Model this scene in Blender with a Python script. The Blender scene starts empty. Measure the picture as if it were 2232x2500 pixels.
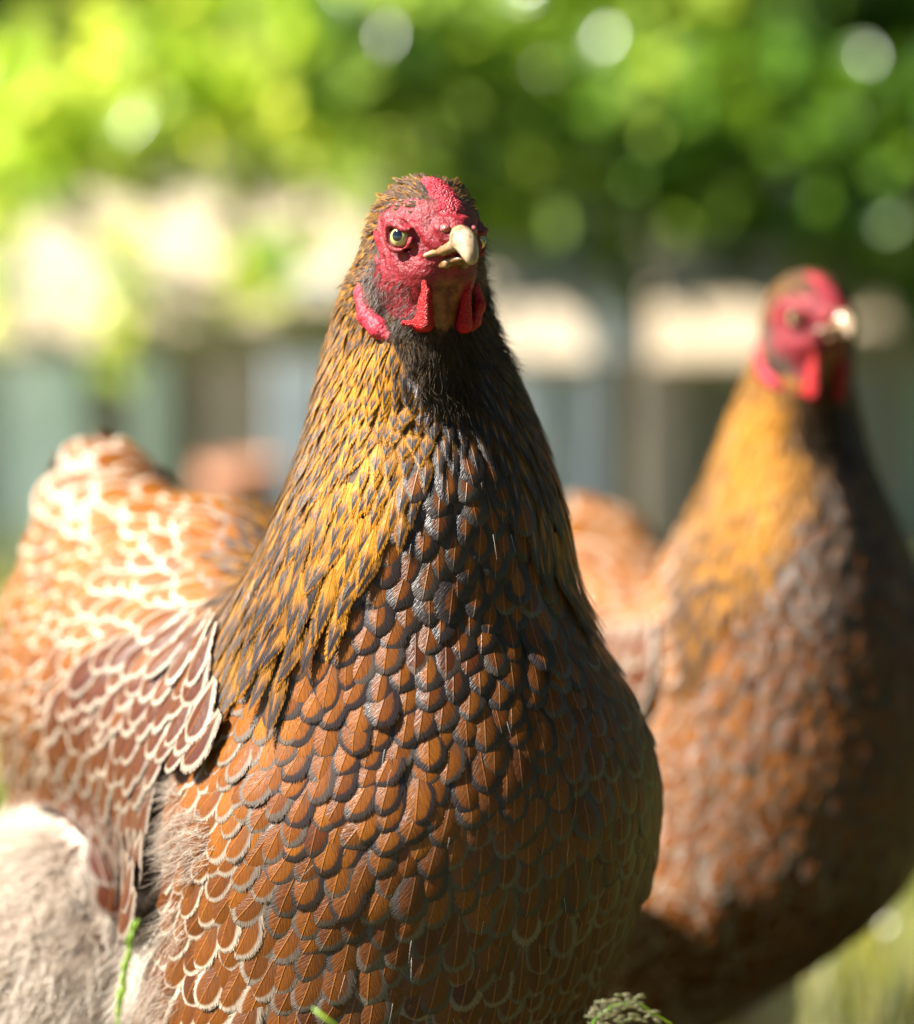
import bpy, math, random
import numpy as np
from mathutils import Vector, Matrix

random.seed(7); np.random.seed(7)
RNG = np.random.default_rng(11)

# ------------------------------------------------------------------ camera / world / sun
scene = bpy.context.scene
FPX = 7634.0                       # focal length in photograph pixels (2232 x 2500)
PITCH = math.radians(8.0)
CAM_H = 0.50
FOCUS = 1.078
cam_d = bpy.data.cameras.new('camera')
cam = bpy.data.objects.new('camera', cam_d)
scene.collection.objects.link(cam)
cam.location = (0, 0, CAM_H)
cam.rotation_euler = (math.pi/2 - PITCH, 0, 0)
cam_d.sensor_fit = 'VERTICAL'; cam_d.sensor_height = 36.0; cam_d.sensor_width = 36.0
cam_d.lens = 36.0*FPX/2500.0
cam_d.clip_start = 0.02; cam_d.clip_end = 200
cam_d.dof.use_dof = True
cam_d.dof.focus_distance = FOCUS
cam_d.dof.aperture_fstop = cam_d.lens/1000/0.030
scene.camera = cam

SUN_DIR = Vector((-0.70, -0.085, 0.71)).normalized()      # towards the sun
world = bpy.data.worlds.new('World'); scene.world = world
world.use_nodes = True
wn = world.node_tree.nodes; wl = world.node_tree.links
bg = wn['Background']
sky = wn.new('ShaderNodeTexSky'); sky.sky_type = 'NISHITA'; sky.sun_disc = False
sky.sun_elevation = math.asin(SUN_DIR.z)
sky.sun_rotation = math.atan2(SUN_DIR.x, SUN_DIR.y)
sky.air_density = .5; sky.dust_density = .15; sky.altitude = 1200
wl.new(sky.outputs[0], bg.inputs[0]); bg.inputs[1].default_value = 0.05
sun_d = bpy.data.lights.new('sun', 'SUN'); sun_d.energy = 5.0; sun_d.angle = math.radians(0.6)
sun_d.color = (1.0, 0.95, 0.86)
sun = bpy.data.objects.new('sun', sun_d); scene.collection.objects.link(sun)
sun.rotation_euler = SUN_DIR.to_track_quat('Z', 'Y').to_euler()
vs = scene.view_settings
vs.view_transform = 'Standard'; vs.look = 'None'; vs.gamma = 1; vs.exposure = 2.1
scene.cycles.use_denoising = True
scene.cycles.max_bounces = 6; scene.cycles.transparent_max_bounces = 12
scene.cycles.caustics_reflective = False; scene.cycles.caustics_refractive = False

# ------------------------------------------------------------------ helpers
CP, SP = math.cos(PITCH), math.sin(PITCH)
def c2w(p):
    """camera-aligned frame (right, depth, up) -> world"""
    p = np.asarray(p, float); q = np.empty_like(p)
    q[..., 0] = p[..., 0]
    q[..., 1] = p[..., 1]*CP + p[..., 2]*SP
    q[..., 2] = CAM_H - p[..., 1]*SP + p[..., 2]*CP
    return q
def w2c(p):
    p = np.asarray(p, float); q = np.empty_like(p)
    z = p[..., 2]-CAM_H
    q[..., 0] = p[..., 0]
    q[..., 1] = p[..., 1]*CP - z*SP
    q[..., 2] = p[..., 1]*SP + z*CP
    return q
def P(px, py, d):
    return np.array([(px-1116.0)/FPX*d, d, (1250.0-py)/FPX*d])
def PW(px, py, d): return c2w(P(px, py, d))
def topx(p):
    return 1116+p[..., 0]/p[..., 1]*FPX, 1250-p[..., 2]/p[..., 1]*FPX

def empty(name, loc, label=None, cat=None, group=None):
    o = bpy.data.objects.new(name, None); scene.collection.objects.link(o)
    o.location = Vector(loc); o.empty_display_size = .05
    if label: o['label'] = label
    if cat: o['category'] = cat
    if group: o['group'] = group
    return o
def tag(o, label=None, cat=None, group=None, kind=None):
    if label: o['label'] = label
    if cat: o['category'] = cat
    if group: o['group'] = group
    if kind: o['kind'] = kind
    return o
def mesh_obj(name, verts, faces, mat, parent=None, smooth=True, uv=None, attrs=None, cols=None, world_space=True, loc=None):
    """verts in world space; faces: (M,4) / (M,3) array or list"""
    verts = np.asarray(verts, float)
    off = np.zeros(3)
    if parent is not None:
        off = np.array(parent.location)
        if parent.parent is not None: off = off+np.array(parent.parent.location)
    elif loc is not None: off = np.array(loc)
    me = bpy.data.meshes.new(name)
    if isinstance(faces, np.ndarray):
        n, k = faces.shape
        me.vertices.add(len(verts)); me.vertices.foreach_set('co', (verts-off).astype(np.float32).ravel())
        me.loops.add(n*k); me.loops.foreach_set('vertex_index', faces.astype(np.int32).ravel())
        me.polygons.add(n); me.polygons.foreach_set('loop_start', np.arange(0, n*k, k, dtype=np.int32))
        me.update(calc_edges=True); me.validate()
    else:
        me.from_pydata([tuple(v) for v in (verts-off)], [], [tuple(f) for f in faces])
    if smooth: me.polygons.foreach_set('use_smooth', np.ones(len(me.polygons), bool))
    if uv is not None:
        l = me.uv_layers.new(name='UVMap')
        vi = np.empty(len(me.loops), np.int32); me.loops.foreach_get('vertex_index', vi)
        l.data.foreach_set('uv', np.asarray(uv)[vi].astype(np.float32).ravel())
    for k, v in (attrs or {}).items():
        a = me.attributes.new(k, 'FLOAT', 'POINT'); a.data.foreach_set('value', np.asarray(v, np.float32))
    for k, v in (cols or {}).items():
        a = me.attributes.new(k, 'FLOAT_VECTOR', 'POINT'); a.data.foreach_set('vector', np.asarray(v, np.float32).ravel())
    me.update()
    o = bpy.data.objects.new(name, me); scene.collection.objects.link(o)
    if mat is not None: me.materials.append(mat)
    if parent is not None: o.parent = parent
    elif loc is not None: o.location = Vector(loc)
    return o

def tube(pts, rad, n=10, close=True, flat=None):
    """ring-lofted tube; rad scalar list or (a,b) pairs; returns verts, faces"""
    pts = np.asarray(pts, float); m = len(pts)
    V = []; F = []
    up = np.array([0.0, 0.31, 0.95]) if flat is None else np.asarray(flat, float)
    for i in range(m):
        t = pts[min(i+1, m-1)]-pts[max(i-1, 0)]; t = t/(np.linalg.norm(t)+1e-12)
        s = np.cross(t, up)
        if np.linalg.norm(s) < 1e-4: s = np.cross(t, np.array([1., 0.1, 0]))
        s /= np.linalg.norm(s); w = np.cross(s, t)
        r = rad[i]; a, b = (r, r) if np.isscalar(r) else r
        for k in range(n):
            an = 2*math.pi*k/n
            V.append(pts[i]+s*math.cos(an)*a+w*math.sin(an)*b)
    for i in range(m-1):
        for k in range(n):
            F.append((i*n+k, i*n+(k+1) % n, (i+1)*n+(k+1) % n, (i+1)*n+k))
    if close:
        V.append(pts[0]); V.append(pts[-1]); a, b = len(V)-2, len(V)-1
        for k in range(n):
            F.append((a, (k+1) % n, k)); F.append((b, (m-1)*n+k, (m-1)*n+(k+1) % n))
    return V, F
class MB:
    def __init__(s): s.v = []; s.f = []
    def add(s, V, F):
        o = len(s.v); s.v += [np.asarray(x, float) for x in V]; s.f += [tuple(i+o for i in f) for f in F]; return s
    def tube(s, *a, **k): return s.add(*tube(*a, **k))
    def box(s, c, h, rz=0, bev=0.0, rx=0):
        c = np.asarray(c, float); V = []
        hx, hy, hz = h; b = min(bev, hx*.9, hy*.9, hz*.9)
        R = np.array(Matrix.Rotation(rz, 3, 'Z') @ Matrix.Rotation(rx, 3, 'X'))
        lv = []
        if b <= 0:
            for x in (-1, 1):
                for y in (-1, 1):
                    for z in (-1, 1): lv.append((x*hx, y*hy, z*hz))
            F = [(0, 1, 3, 2), (4, 6, 7, 5), (0, 4, 5, 1), (2, 3, 7, 6), (0, 2, 6, 4), (1, 5, 7, 3)]
        else:
            # bevelled box: three verts per corner
            idx = {}
            for x in (-1, 1):
                for y in (-1, 1):
                    for z in (-1, 1):
                        for a in range(3):
                            p = [x*hx, y*hy, z*hz]
                            for q in range(3):
                                if q != a: p[q] -= (x, y, z)[q]*b
                            idx[(x, y, z, a)] = len(lv); lv.append(tuple(p))
            F = []
            for a in range(3):
                o1, o2 = (a+1) % 3, (a+2) % 3
                for sg in (-1, 1):
                    q = []
                    for (u, w) in ((-1, -1), (1, -1), (1, 1), (-1, 1)):
                        t = [0, 0, 0]; t[a] = sg; t[o1] = u; t[o2] = w
                        q.append(idx[(t[0], t[1], t[2], a)])
                    F.append(tuple(q if sg > 0 else q[::-1]))
            for a in range(3):
                b1, b2 = (a+1) % 3, (a+2) % 3
                for u in (-1, 1):
                    for w in (-1, 1):
                        t0 = [0]*3; t1 = [0]*3
                        t0[a] = -1; t1[a] = 1; t0[b1] = t1[b1] = u; t0[b2] = t1[b2] = w
                        q = [idx[(*t0, b1)], idx[(*t1, b1)], idx[(*t1, b2)], idx[(*t0, b2)]]
                        F.append(tuple(q if u*w > 0 else q[::-1]))
            for x in (-1, 1):
                for y in (-1, 1):
                    for z in (-1, 1):
                        q = [idx[(x, y, z, a)] for a in range(3)]
                        F.append(tuple(q if x*y*z > 0 else q[::-1]))
        V = [c+R@np.array(p) for p in lv]
        return s.add(V, F)
    def build(s, name, mat, parent=None, smooth=True, loc=None):
        return mesh_obj(name, np.array(s.v), s.f, mat, parent, smooth, loc=loc)

# ------------------------------------------------------------------ material helpers
def new_mat(name):
    m = bpy.data.materials.new(name); m.use_nodes = True
    nt = m.node_tree; bs = nt.nodes['Principled BSDF']
    return m, nt, bs
class NT:
    """tiny node-graph writer"""
    def __init__(s, nt): s.nt = nt
    def n(s, typ, **kw):
        x = s.nt.nodes.new(typ)
        for k, v in kw.items(): setattr(x, k, v)
        return x
    def l(s, a, b): s.nt.links.new(a, b)
    def setin(s, node, i, v):
        if v is None: return
        if hasattr(v, 'is_linked') or isinstance(v, bpy.types.NodeSocket): s.l(v, node.inputs[i])
        else: node.inputs[i].default_value = v
    def math(s, op, a, b=None, c=None, clamp=False):
        x = s.n('ShaderNodeMath', operation=op, use_clamp=clamp)
        s.setin(x, 0, a); s.setin(x, 1, b)
        if c is not None: s.setin(x, 2, c)
        return x.outputs[0]
    def ramp01(s, v, lo, hi, smooth=True):
        x = s.n('ShaderNodeMapRange', interpolation_type='SMOOTHSTEP' if smooth else 'LINEAR')
        s.setin(x, 0, v); s.setin(x, 1, lo); s.setin(x, 2, hi); return x.outputs[0]
    def mix(s, f, a, b, mode='MIX'):
        x = s.n('ShaderNodeMix', data_type='RGBA', blend_type=mode)
        s.setin(x, 0, f)
        for i, v in ((6, a), (7, b)):
            if isinstance(v, tuple): v = (*v, 1) if len(v) == 3 else v
            s.setin(x, i, v)
        return x.outputs[2]
    def noise(s, vec=None, scale=5, detail=3, rough=.5, dist=0):
        x = s.n('ShaderNodeTexNoise'); x.inputs['Scale'].default_value = scale
        x.inputs['Detail'].default_value = detail; x.inputs['Roughness'].default_value = rough
        x.inputs['Distortion'].default_value = dist
        if vec is not None: s.l(vec, x.inputs['Vector'])
        return x.outputs[0]
    def comb(s, x, y, z=0.0):
        c = s.n('ShaderNodeCombineXYZ'); s.setin(c, 0, x); s.setin(c, 1, y); s.setin(c, 2, z); return c.outputs[0]
    def sep(s, v):
        c = s.n('ShaderNodeSeparateXYZ'); s.l(v, c.inputs[0]); return c.outputs
    def attr(s, name, out='Fac'):
        a = s.n('ShaderNodeAttribute', attribute_name=name); return a.outputs[out]
    def bump(s, h, strength=.3, dist=.001):
        b = s.n('ShaderNodeBump'); b.inputs['Strength'].default_value = strength
        b.inputs['Distance'].default_value = dist; s.l(h, b.inputs['Height']); return b.outputs[0]
    def pos(s, scale=1):
        g = s.n('ShaderNodeTexCoord'); return g.outputs['Object']

def feather_mat(name, kind, gain=1.0):
    """kind 'laced': chestnut centre, grey/cream edging, pale shaft.  'hackle': gold edge, dark spear."""
    m, nt, bs = new_mat(name); N = NT(nt)
    uvn = N.n('ShaderNodeUVMap'); uvn.uv_map = 'UVMap'
    u, v, _ = N.sep(uvn.outputs[0])
    au = N.math('ABSOLUTE', u)
    edge = N.attr('edge')
    par = N.attr('par', 'Vector'); pale, hue, dark = N.sep(par)
    seed = N.attr('seed')
    # barbs run outward and tipward from the shaft
    s_ = N.math('SUBTRACT', v, N.math('MULTIPLY', au, .45))
    barb_v = N.comb(N.math('MULTIPLY', s_, 26.0), N.math('MULTIPLY', u, 1.6), N.math('MULTIPLY', seed, 37.0))
    barb = N.noise(barb_v, 1.6, 2, .6)
    blotch = N.noise(N.comb(N.math('MULTIPLY', u, .9), N.math('MULTIPLY', v, 2.2), N.math('MULTIPLY', seed, 91.0)), 1.5, 2, .5)
    if kind == 'laced':
        wob = N.math('MULTIPLY_ADD', blotch, .14, N.math('MULTIPLY', N.math('SUBTRACT', barb, .5), .16))
        wid = N.math('ADD', N.math('ADD', N.math('MULTIPLY_ADD', pale, -.19, .33), N.math('MULTIPLY', seed, .12)), N.math('MULTIPLY', N.math('MULTIPLY', dark, -1.0, clamp=True), .26))       # paler lacing is narrower
        lace = N.ramp01(N.math('ADD', edge, wob), wid, N.math('ADD', wid, .16))
        c_lo = N.mix(hue, (.075, .016, .0025), (.33, .105, .007))
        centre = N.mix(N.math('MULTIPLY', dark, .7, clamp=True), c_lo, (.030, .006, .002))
        centre = N.mix(N.ramp01(v, .25, .6), N.mix(.35, centre, (.07, .045, .035)), centre)
        lc = N.mix(pale, (.024, .015, .014), (.62, .49, .37))
        lc = N.mix(N.math('MULTIPLY', N.ramp01(edge, .10, .02), .35), lc, N.mix(pale, (.12, .06, .010), (.55, .40, .25)))
        col = N.mix(lace, lc, centre)
        shaft = N.math('MULTIPLY', N.ramp01(au, .045, .015), N.ramp01(edge, .12, .3))
        col = N.mix(N.math('MULTIPLY', shaft, .5), col, (.36, .14, .025))
    else:
        w_in = N.math('MULTIPLY_ADD', blotch, .18, N.math('MULTIPLY', N.math('SUBTRACT', barb, .5), .22))
        e2 = N.math('ADD', edge, w_in)
        spear = N.math('MULTIPLY', N.ramp01(e2, N.math('MULTIPLY_ADD', dark, -.25, .30), N.math('MULTIPLY_ADD', dark, -.25, .42)), N.ramp01(v, .30, .55))
        gold = N.mix(hue, (.10, .036, .004), (.56, .23, .010))
        gold = N.mix(N.math('MULTIPLY', dark, .85, clamp=True), gold, (.022, .012, .006))
        gold = N.mix(N.math('MULTIPLY', pale, .5), gold, (.36, .23, .08))
        dk = N.mix(pale, (.016, .010, .009), (.26, .20, .17))
        col = N.mix(spear, gold, dk)
        core = N.math('MULTIPLY', N.math('MULTIPLY', N.ramp01(au, .18, .08), N.ramp01(v, .75, .5)), N.ramp01(e2, .62, .8))
        col = N.mix(N.math('MULTIPLY', core, .6), col, (.40, .15, .02))
    col = N.mix(N.math('MULTIPLY', N.ramp01(barb, .62, .35), .42), col, (.012, .008, .006))
    if gain != 1: col = N.mix(1.0, col, (gain, gain, gain), 'MULTIPLY')
    N.l(col, bs.inputs['Base Color'])
    bs.inputs['Roughness'].default_value = .37
    if kind == 'laced': N.l(N.math('MULTIPLY_ADD', lace, -.10, .34), bs.inputs['Specular IOR Level'])
    else: N.l(N.math('MULTIPLY_ADD', spear, .10, .20), bs.inputs['Specular IOR Level'])
    N.l(N.bump(N.math('ADD', barb, N.math('MULTIPLY', N.ramp01(au, .06, 0.0), .8)), .55, .0006), bs.inputs['Normal'])
    # frayed rim
    cut = N.math('MULTIPLY', N.ramp01(N.noise(barb_v, 3.1, 1, .5), .40, .62), .15 if kind == 'laced' else .34)
    alpha = N.math('GREATER_THAN', edge, cut)
    N.l(alpha, bs.inputs['Alpha'])
    return m

def skin_mat(name, c1, c2, c3, bump=.5, rough=.38, scale=900):
    m, nt, bs = new_mat(name); N = NT(nt); co = N.pos()
    n1 = N.noise(co, 90, 3, .6); n2 = N.noise(co, scale, 3, .65, .6)
    vor = N.n('ShaderNodeTexVoronoi'); vor.inputs['Scale'].default_value = scale*1.3; N.l(co, vor.inputs['Vector'])
    col = N.mix(N.ramp01(n1, .35, .65), c1, c2)
    col = N.mix(N.math('MULTIPLY', N.ramp01(n2, .5, .75), .5), col, c3)
    N.l(col, bs.inputs['Base Color'])
    bs.inputs['Roughness'].default_value = rough; bs.inputs['Specular IOR Level'].default_value = .3
    bs.inputs['Subsurface Weight'].default_value = .14
    bs.inputs['Subsurface Radius'].default_value = (.004, .0012, .0008)
    bs.inputs['Subsurface Scale'].default_value = .5
    N.l(N.bump(N.math('ADD', N.math('MULTIPLY', vor.outputs['Distance'], -1.2), n2), bump, .0012), bs.inputs['Normal'])
    return m
def simple_mat(name, c1, c2, scale=40, rough=.6, bump=.2, bd=.002, spec=.5, stretch=None):
    m, nt, bs = new_mat(name); N = NT(nt); co = N.pos()
    if stretch:
        mp = N.n('ShaderNodeMapping'); N.l(co, mp.inputs[0]); mp.inputs['Scale'].default_value = stretch; co = mp.outputs[0]
    n = N.noise(co, scale, 5, .6, .3)
    N.l(N.mix(N.ramp01(n, .3, .7), c1, c2), bs.inputs['Base Color'])
    bs.inputs['Roughness'].default_value = rough; bs.inputs['Specular IOR Level'].default_value = spec
    N.l(N.bump(n, bump, bd), bs.inputs['Normal'])
    return m
def leaf_mat(name, c1, c2, trans=.45, rough=.35):
    m, nt, bs = new_mat(name); N = NT(nt)
    r = N.attr('rnd')
    col = N.mix(r, c1, c2)
    N.l(col, bs.inputs['Base Color']); bs.inputs['Roughness'].default_value = rough; bs.inputs['Coat Weight'].default_value = .8; bs.inputs['Coat Roughness'].default_value = .26
    tr = N.n('ShaderNodeBsdfTranslucent'); N.l(N.mix(1.0, col, (1.5, 1.35, .7), 'MULTIPLY'), tr.inputs[0])
    mx = N.n('ShaderNodeMixShader'); mx.inputs[0].default_value = trans
    out = nt.nodes['Material Output']
    N.l(bs.outputs[0], mx.inputs[1]); N.l(tr.outputs[0], mx.inputs[2]); N.l(mx.outputs[0], out.inputs[0])
    return m
def hair_mat(name, c1, c2, rough=.55):
    m, nt, bs = new_mat(name); N = NT(nt)
    col = N.mix(N.attr('rnd'), c1, c2); N.l(col, bs.inputs['Base Color'])
    bs.inputs['Roughness'].default_value = rough
    tr = N.n('ShaderNodeBsdfTranslucent'); N.l(col, tr.inputs[0])
    mx = N.n('ShaderNodeMixShader'); mx.inputs[0].default_value = .35
    out = nt.nodes['Material Output']
    N.l(bs.outputs[0], mx.inputs[1]); N.l(tr.outputs[0], mx.inputs[2]); N.l(mx.outputs[0], out.inputs[0])
    return m

M_laced = feather_mat('laced_feather', 'laced')
M_hackle = feather_mat('hackle_feather', 'hackle')
M_skin = skin_mat('face_skin', (.30, .012, .020), (.42, .04, .05), (.18, .006, .01), .6, .42, 700)
M_comb = skin_mat('comb_skin', (.29, .010, .022), (.40, .036, .05), (.17, .005, .009), .7, .36, 900)
M_wattle = skin_mat('wattle_skin', (.36, .002, .003), (.44, .006, .008), (.20, .001, .002), .55, .38, 1400)
M_lobe = skin_mat('ear_lobe_skin', (.30, .007, .020), (.40, .030, .05), (.20, .004, .010), .35, .58, 500)
M_throat = skin_mat('throat_skin', (.40, .16, .05), (.55, .26, .10), (.22, .06, .02), .5, .5, 500)
M_down = hair_mat('down', (.58, .46, .36), (.95, .88, .78))
M_bristle = hair_mat('bristle', (.05, .03, .03), (.20, .13, .11), .4)
M_filament = hair_mat('filament', (.55, .48, .40), (.85, .8, .75), .25)

# ------------------------------------------------------------------ signed distance toolkit (camera frame, metres)
def smin(a, b, k):
    h = np.clip(.5+.5*(b-a)/k, 0, 1)
    return b*(1-h)+a*h-k*h*(1-h)
def ellip(p, c, r, R=None):
    q = p-np.asarray(c)
    if R is not None: q = q@R
    r = np.asarray(r, float)
    k0 = np.linalg.norm(q/r, axis=-1); k1 = np.linalg.norm(q/(r*r), axis=-1)+1e-9
    return k0*(k0-1)/k1
def capsule(p, a, b, ra, rb):
    a = np.asarray(a, float); b = np.asarray(b, float)
    ba = b-a; t = np.clip(((p-a)@ba)/(ba@ba), 0, 1)
    return np.linalg.norm(p-a-t[..., None]*ba, axis=-1)-(ra+(rb-ra)*t)
def grad(f, p, e=2e-4):
    g = np.empty_like(p)
    for i in range(3):
        d = np.zeros(3); d[i] = e
        g[:, i] = (f(p+d)-f(p-d))/(2*e)
    return g
def project(f, p, it=3):
    for _ in range(it):
        g = grad(f, p); v = f(p)
        p = p-g*(v/(np.sum(g*g, 1)+1e-9))[:, None]
    return p
def surf_net(fn, lo, hi, h, newton=1):
    lo = np.asarray(lo, float); hi = np.asarray(hi, float)
    n = np.ceil((hi-lo)/h).astype(int)+1
    ax = [lo[i]+h*np.arange(n[i]) for i in range(3)]
    V = np.empty(n)
    for i in range(n[0]):
        g = np.stack(np.meshgrid(ax[0][i:i+1], ax[1], ax[2], indexing='ij'), -1).reshape(-1, 3)
        V[i] = fn(g).reshape(n[1], n[2])
    S = V < 0
    def cor(A, d): return A[d[0]:A.shape[0]-1+d[0], d[1]:A.shape[1]-1+d[1], d[2]:A.shape[2]-1+d[2]]
    cs = [(i, j, k) for i in (0, 1) for j in (0, 1) for k in (0, 1)]
    cnt = sum(cor(S, c).astype(int) for c in cs)
    act = (cnt > 0) & (cnt < 8)
    idx = -np.ones(act.shape, int); idx[act] = np.arange(act.sum())
    pos = np.zeros((act.sum(), 3)); num = np.zeros(act.sum())
    for a in cs:
        for b in cs:
            if sum(abs(x-y) for x, y in zip(a, b)) == 1 and a < b:
                va = cor(V, a)[act]; vb = cor(V, b)[act]
                m = (va < 0) != (vb < 0); t = np.where(m, va/np.where(m, va-vb, 1), 0)
                pos += np.where(m[:, None], np.array(a)+t[:, None]*(np.array(b)-np.array(a)), 0); num += m
    base = np.argwhere(act)
    pts = lo+h*(base+pos/num[:, None])
    F = []
    for axn in range(3):
        u, w = (axn+1) % 3, (axn+2) % 3
        sl0 = [slice(None)]*3; sl1 = [slice(None)]*3
        sl0[axn] = slice(0, -1); sl1[axn] = slice(1, None)
        for q in (u, w): sl0[q] = sl1[q] = slice(1, -1)
        m = S[tuple(sl0)] != S[tuple(sl1)]; ins = S[tuple(sl0)][m]
        e = np.argwhere(m); e[:, u] += 1; e[:, w] += 1
        quad = []
        for (du, dw) in ((-1, -1), (0, -1), (0, 0), (-1, 0)):
            c = e.copy(); c[:, u] += du; c[:, w] += dw
            quad.append(idx[c[:, 0], c[:, 1], c[:, 2]])
        quad = np.stack(quad, 1); quad[~ins] = quad[~ins][:, ::-1]
        F.append(quad)
    F = np.concatenate(F)
    if newton: pts = project(fn, pts, newton)
    return pts, F

# ------------------------------------------------------------------ feathers
def profile(v, kind):
    """relative half width at v (0 root .. 1 tip)"""
    if kind == 'round':
        return np.minimum(1, .30+1.5*v)*np.power(np.clip(1-np.clip((v-.60)/.40, 0, 1)**2.3, 0, 1), .52)
    if kind == 'spear':
        return np.minimum(1, .45+1.4*v)*np.power(np.clip(1-np.power(v, 1.9), 0, 1), .80)
    return np.minimum(1, .35+1.3*v)*np.power(np.clip(1-np.power(v, 2.6), 0, 1), .65)
def edge_table(kind, aspect, m, nc):
    """distance to the outline, in half widths, for grid vertices; aspect = L / W(half)"""
    vv = 1-(1-np.linspace(0, 1, m))**1.5
    t = np.linspace(0.0, 1, 120); ox = profile(t, kind); oy = t*aspect
    out = np.zeros((m, nc))
    for i, v in enumerate(vv):
        w = profile(np.array([v]), kind)[0]
        for j, u in enumerate(np.linspace(-1, 1, nc)):
            out[i, j] = np.sqrt((abs(u)*w-ox)**2+(v*aspect-oy)**2).min()
    out[:, 0] = out[:, -1] = 0; out[-1, :] = 0
    return vv, out
def build_feathers(name, f, root, d, L, W, lift, kind, par, mat, parent, m=8, nc=7, camber=.10, jit=.10, h0=None, twist=.05, curl=0.0):
    N = len(root)
    if N == 0: return None
    aspect = float(np.median(L/W))
    vv, et = edge_table(kind, aspect, m, nc)
    uu = np.linspace(-1, 1, nc)
    pw = profile(vv, kind)
    n = grad(f, root); n /= np.linalg.norm(n, axis=1)[:, None]
    d = d-n*np.sum(n*d, 1)[:, None]; d /= np.linalg.norm(d, axis=1)[:, None]+1e-9
    s = np.cross(n, d)
    a = RNG.normal(0, jit, N); d, s = d*np.cos(a)[:, None]+s*np.sin(a)[:, None], s*np.cos(a)[:, None]-d*np.sin(a)[:, None]
    bend = RNG.normal(0, .05, N)
    X = pw[None, :, None]*uu[None, None, :]*W[:, None, None]              # across
    Y = (vv[None, :, None]*L[:, None, None])*np.ones((1, 1, nc))
    X = X+(bend*L)[:, None, None]*(vv**2)[None, :, None]
    p = root[:, None, None, :]+d[:, None, None, :]*Y[..., None]+s[:, None, None, :]*X[..., None]
    q = p.reshape(-1, 3)
    q = project(f, q, 2)
    g = grad(f, q); g /= np.linalg.norm(g, axis=1)[:, None]+1e-9
    lf = (lift*RNG.uniform(.75, 1.3, N)*np.where(RNG.random(N) < .06, 1.9, 1.0))[:, None, None]
    tw = (twist+RNG.normal(0, .05, N))[:, None, None]*W[:, None, None]
    H = lf*(vv[None, :, None]**1.1)*np.ones((1, 1, nc))
    H = H-camber*W[:, None, None]*(uu**2)[None, None, :]*pw[None, :, None] + tw*(uu[None, None, :])*pw[None, :, None]
    H = H-(camber*1.0*W)[:, None, None]*np.clip((vv-.72)/.28, 0, 1)[None, :, None]**2
    H = H+curl*L[:, None, None]*(vv**3)[None, :, None]
    if h0 is not None: H = H+h0[:, None, None]
    q = q+g*H.reshape(-1, 1)
    fi = np.arange(N)[:, None, None]*(m*nc)
    i, j = np.meshgrid(np.arange(m-1), np.arange(nc-1), indexing='ij')
    b = (i*nc+j)
    F = np.stack([b, b+nc, b+nc+1, b+1], -1)[None]+fi[..., None]
    F = F.reshape(-1, 4)
    uv = np.stack([np.broadcast_to(pw[:, None]*uu[None, :], (m, nc)), np.broadcast_to(vv[:, None], (m, nc))], -1)
    uv = np.broadcast_to(uv, (N, m, nc, 2)).reshape(-1, 2)
    ed = np.broadcast_to(et, (N, m, nc)).ravel()
    seed = np.repeat(RNG.random(N), m*nc)
    pr = np.repeat(par, m*nc, axis=0)
    o = mesh_obj(name, c2w(q), F, mat, parent, True, uv, {'edge': ed, 'seed': seed}, {'par': pr})
    return o

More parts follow.
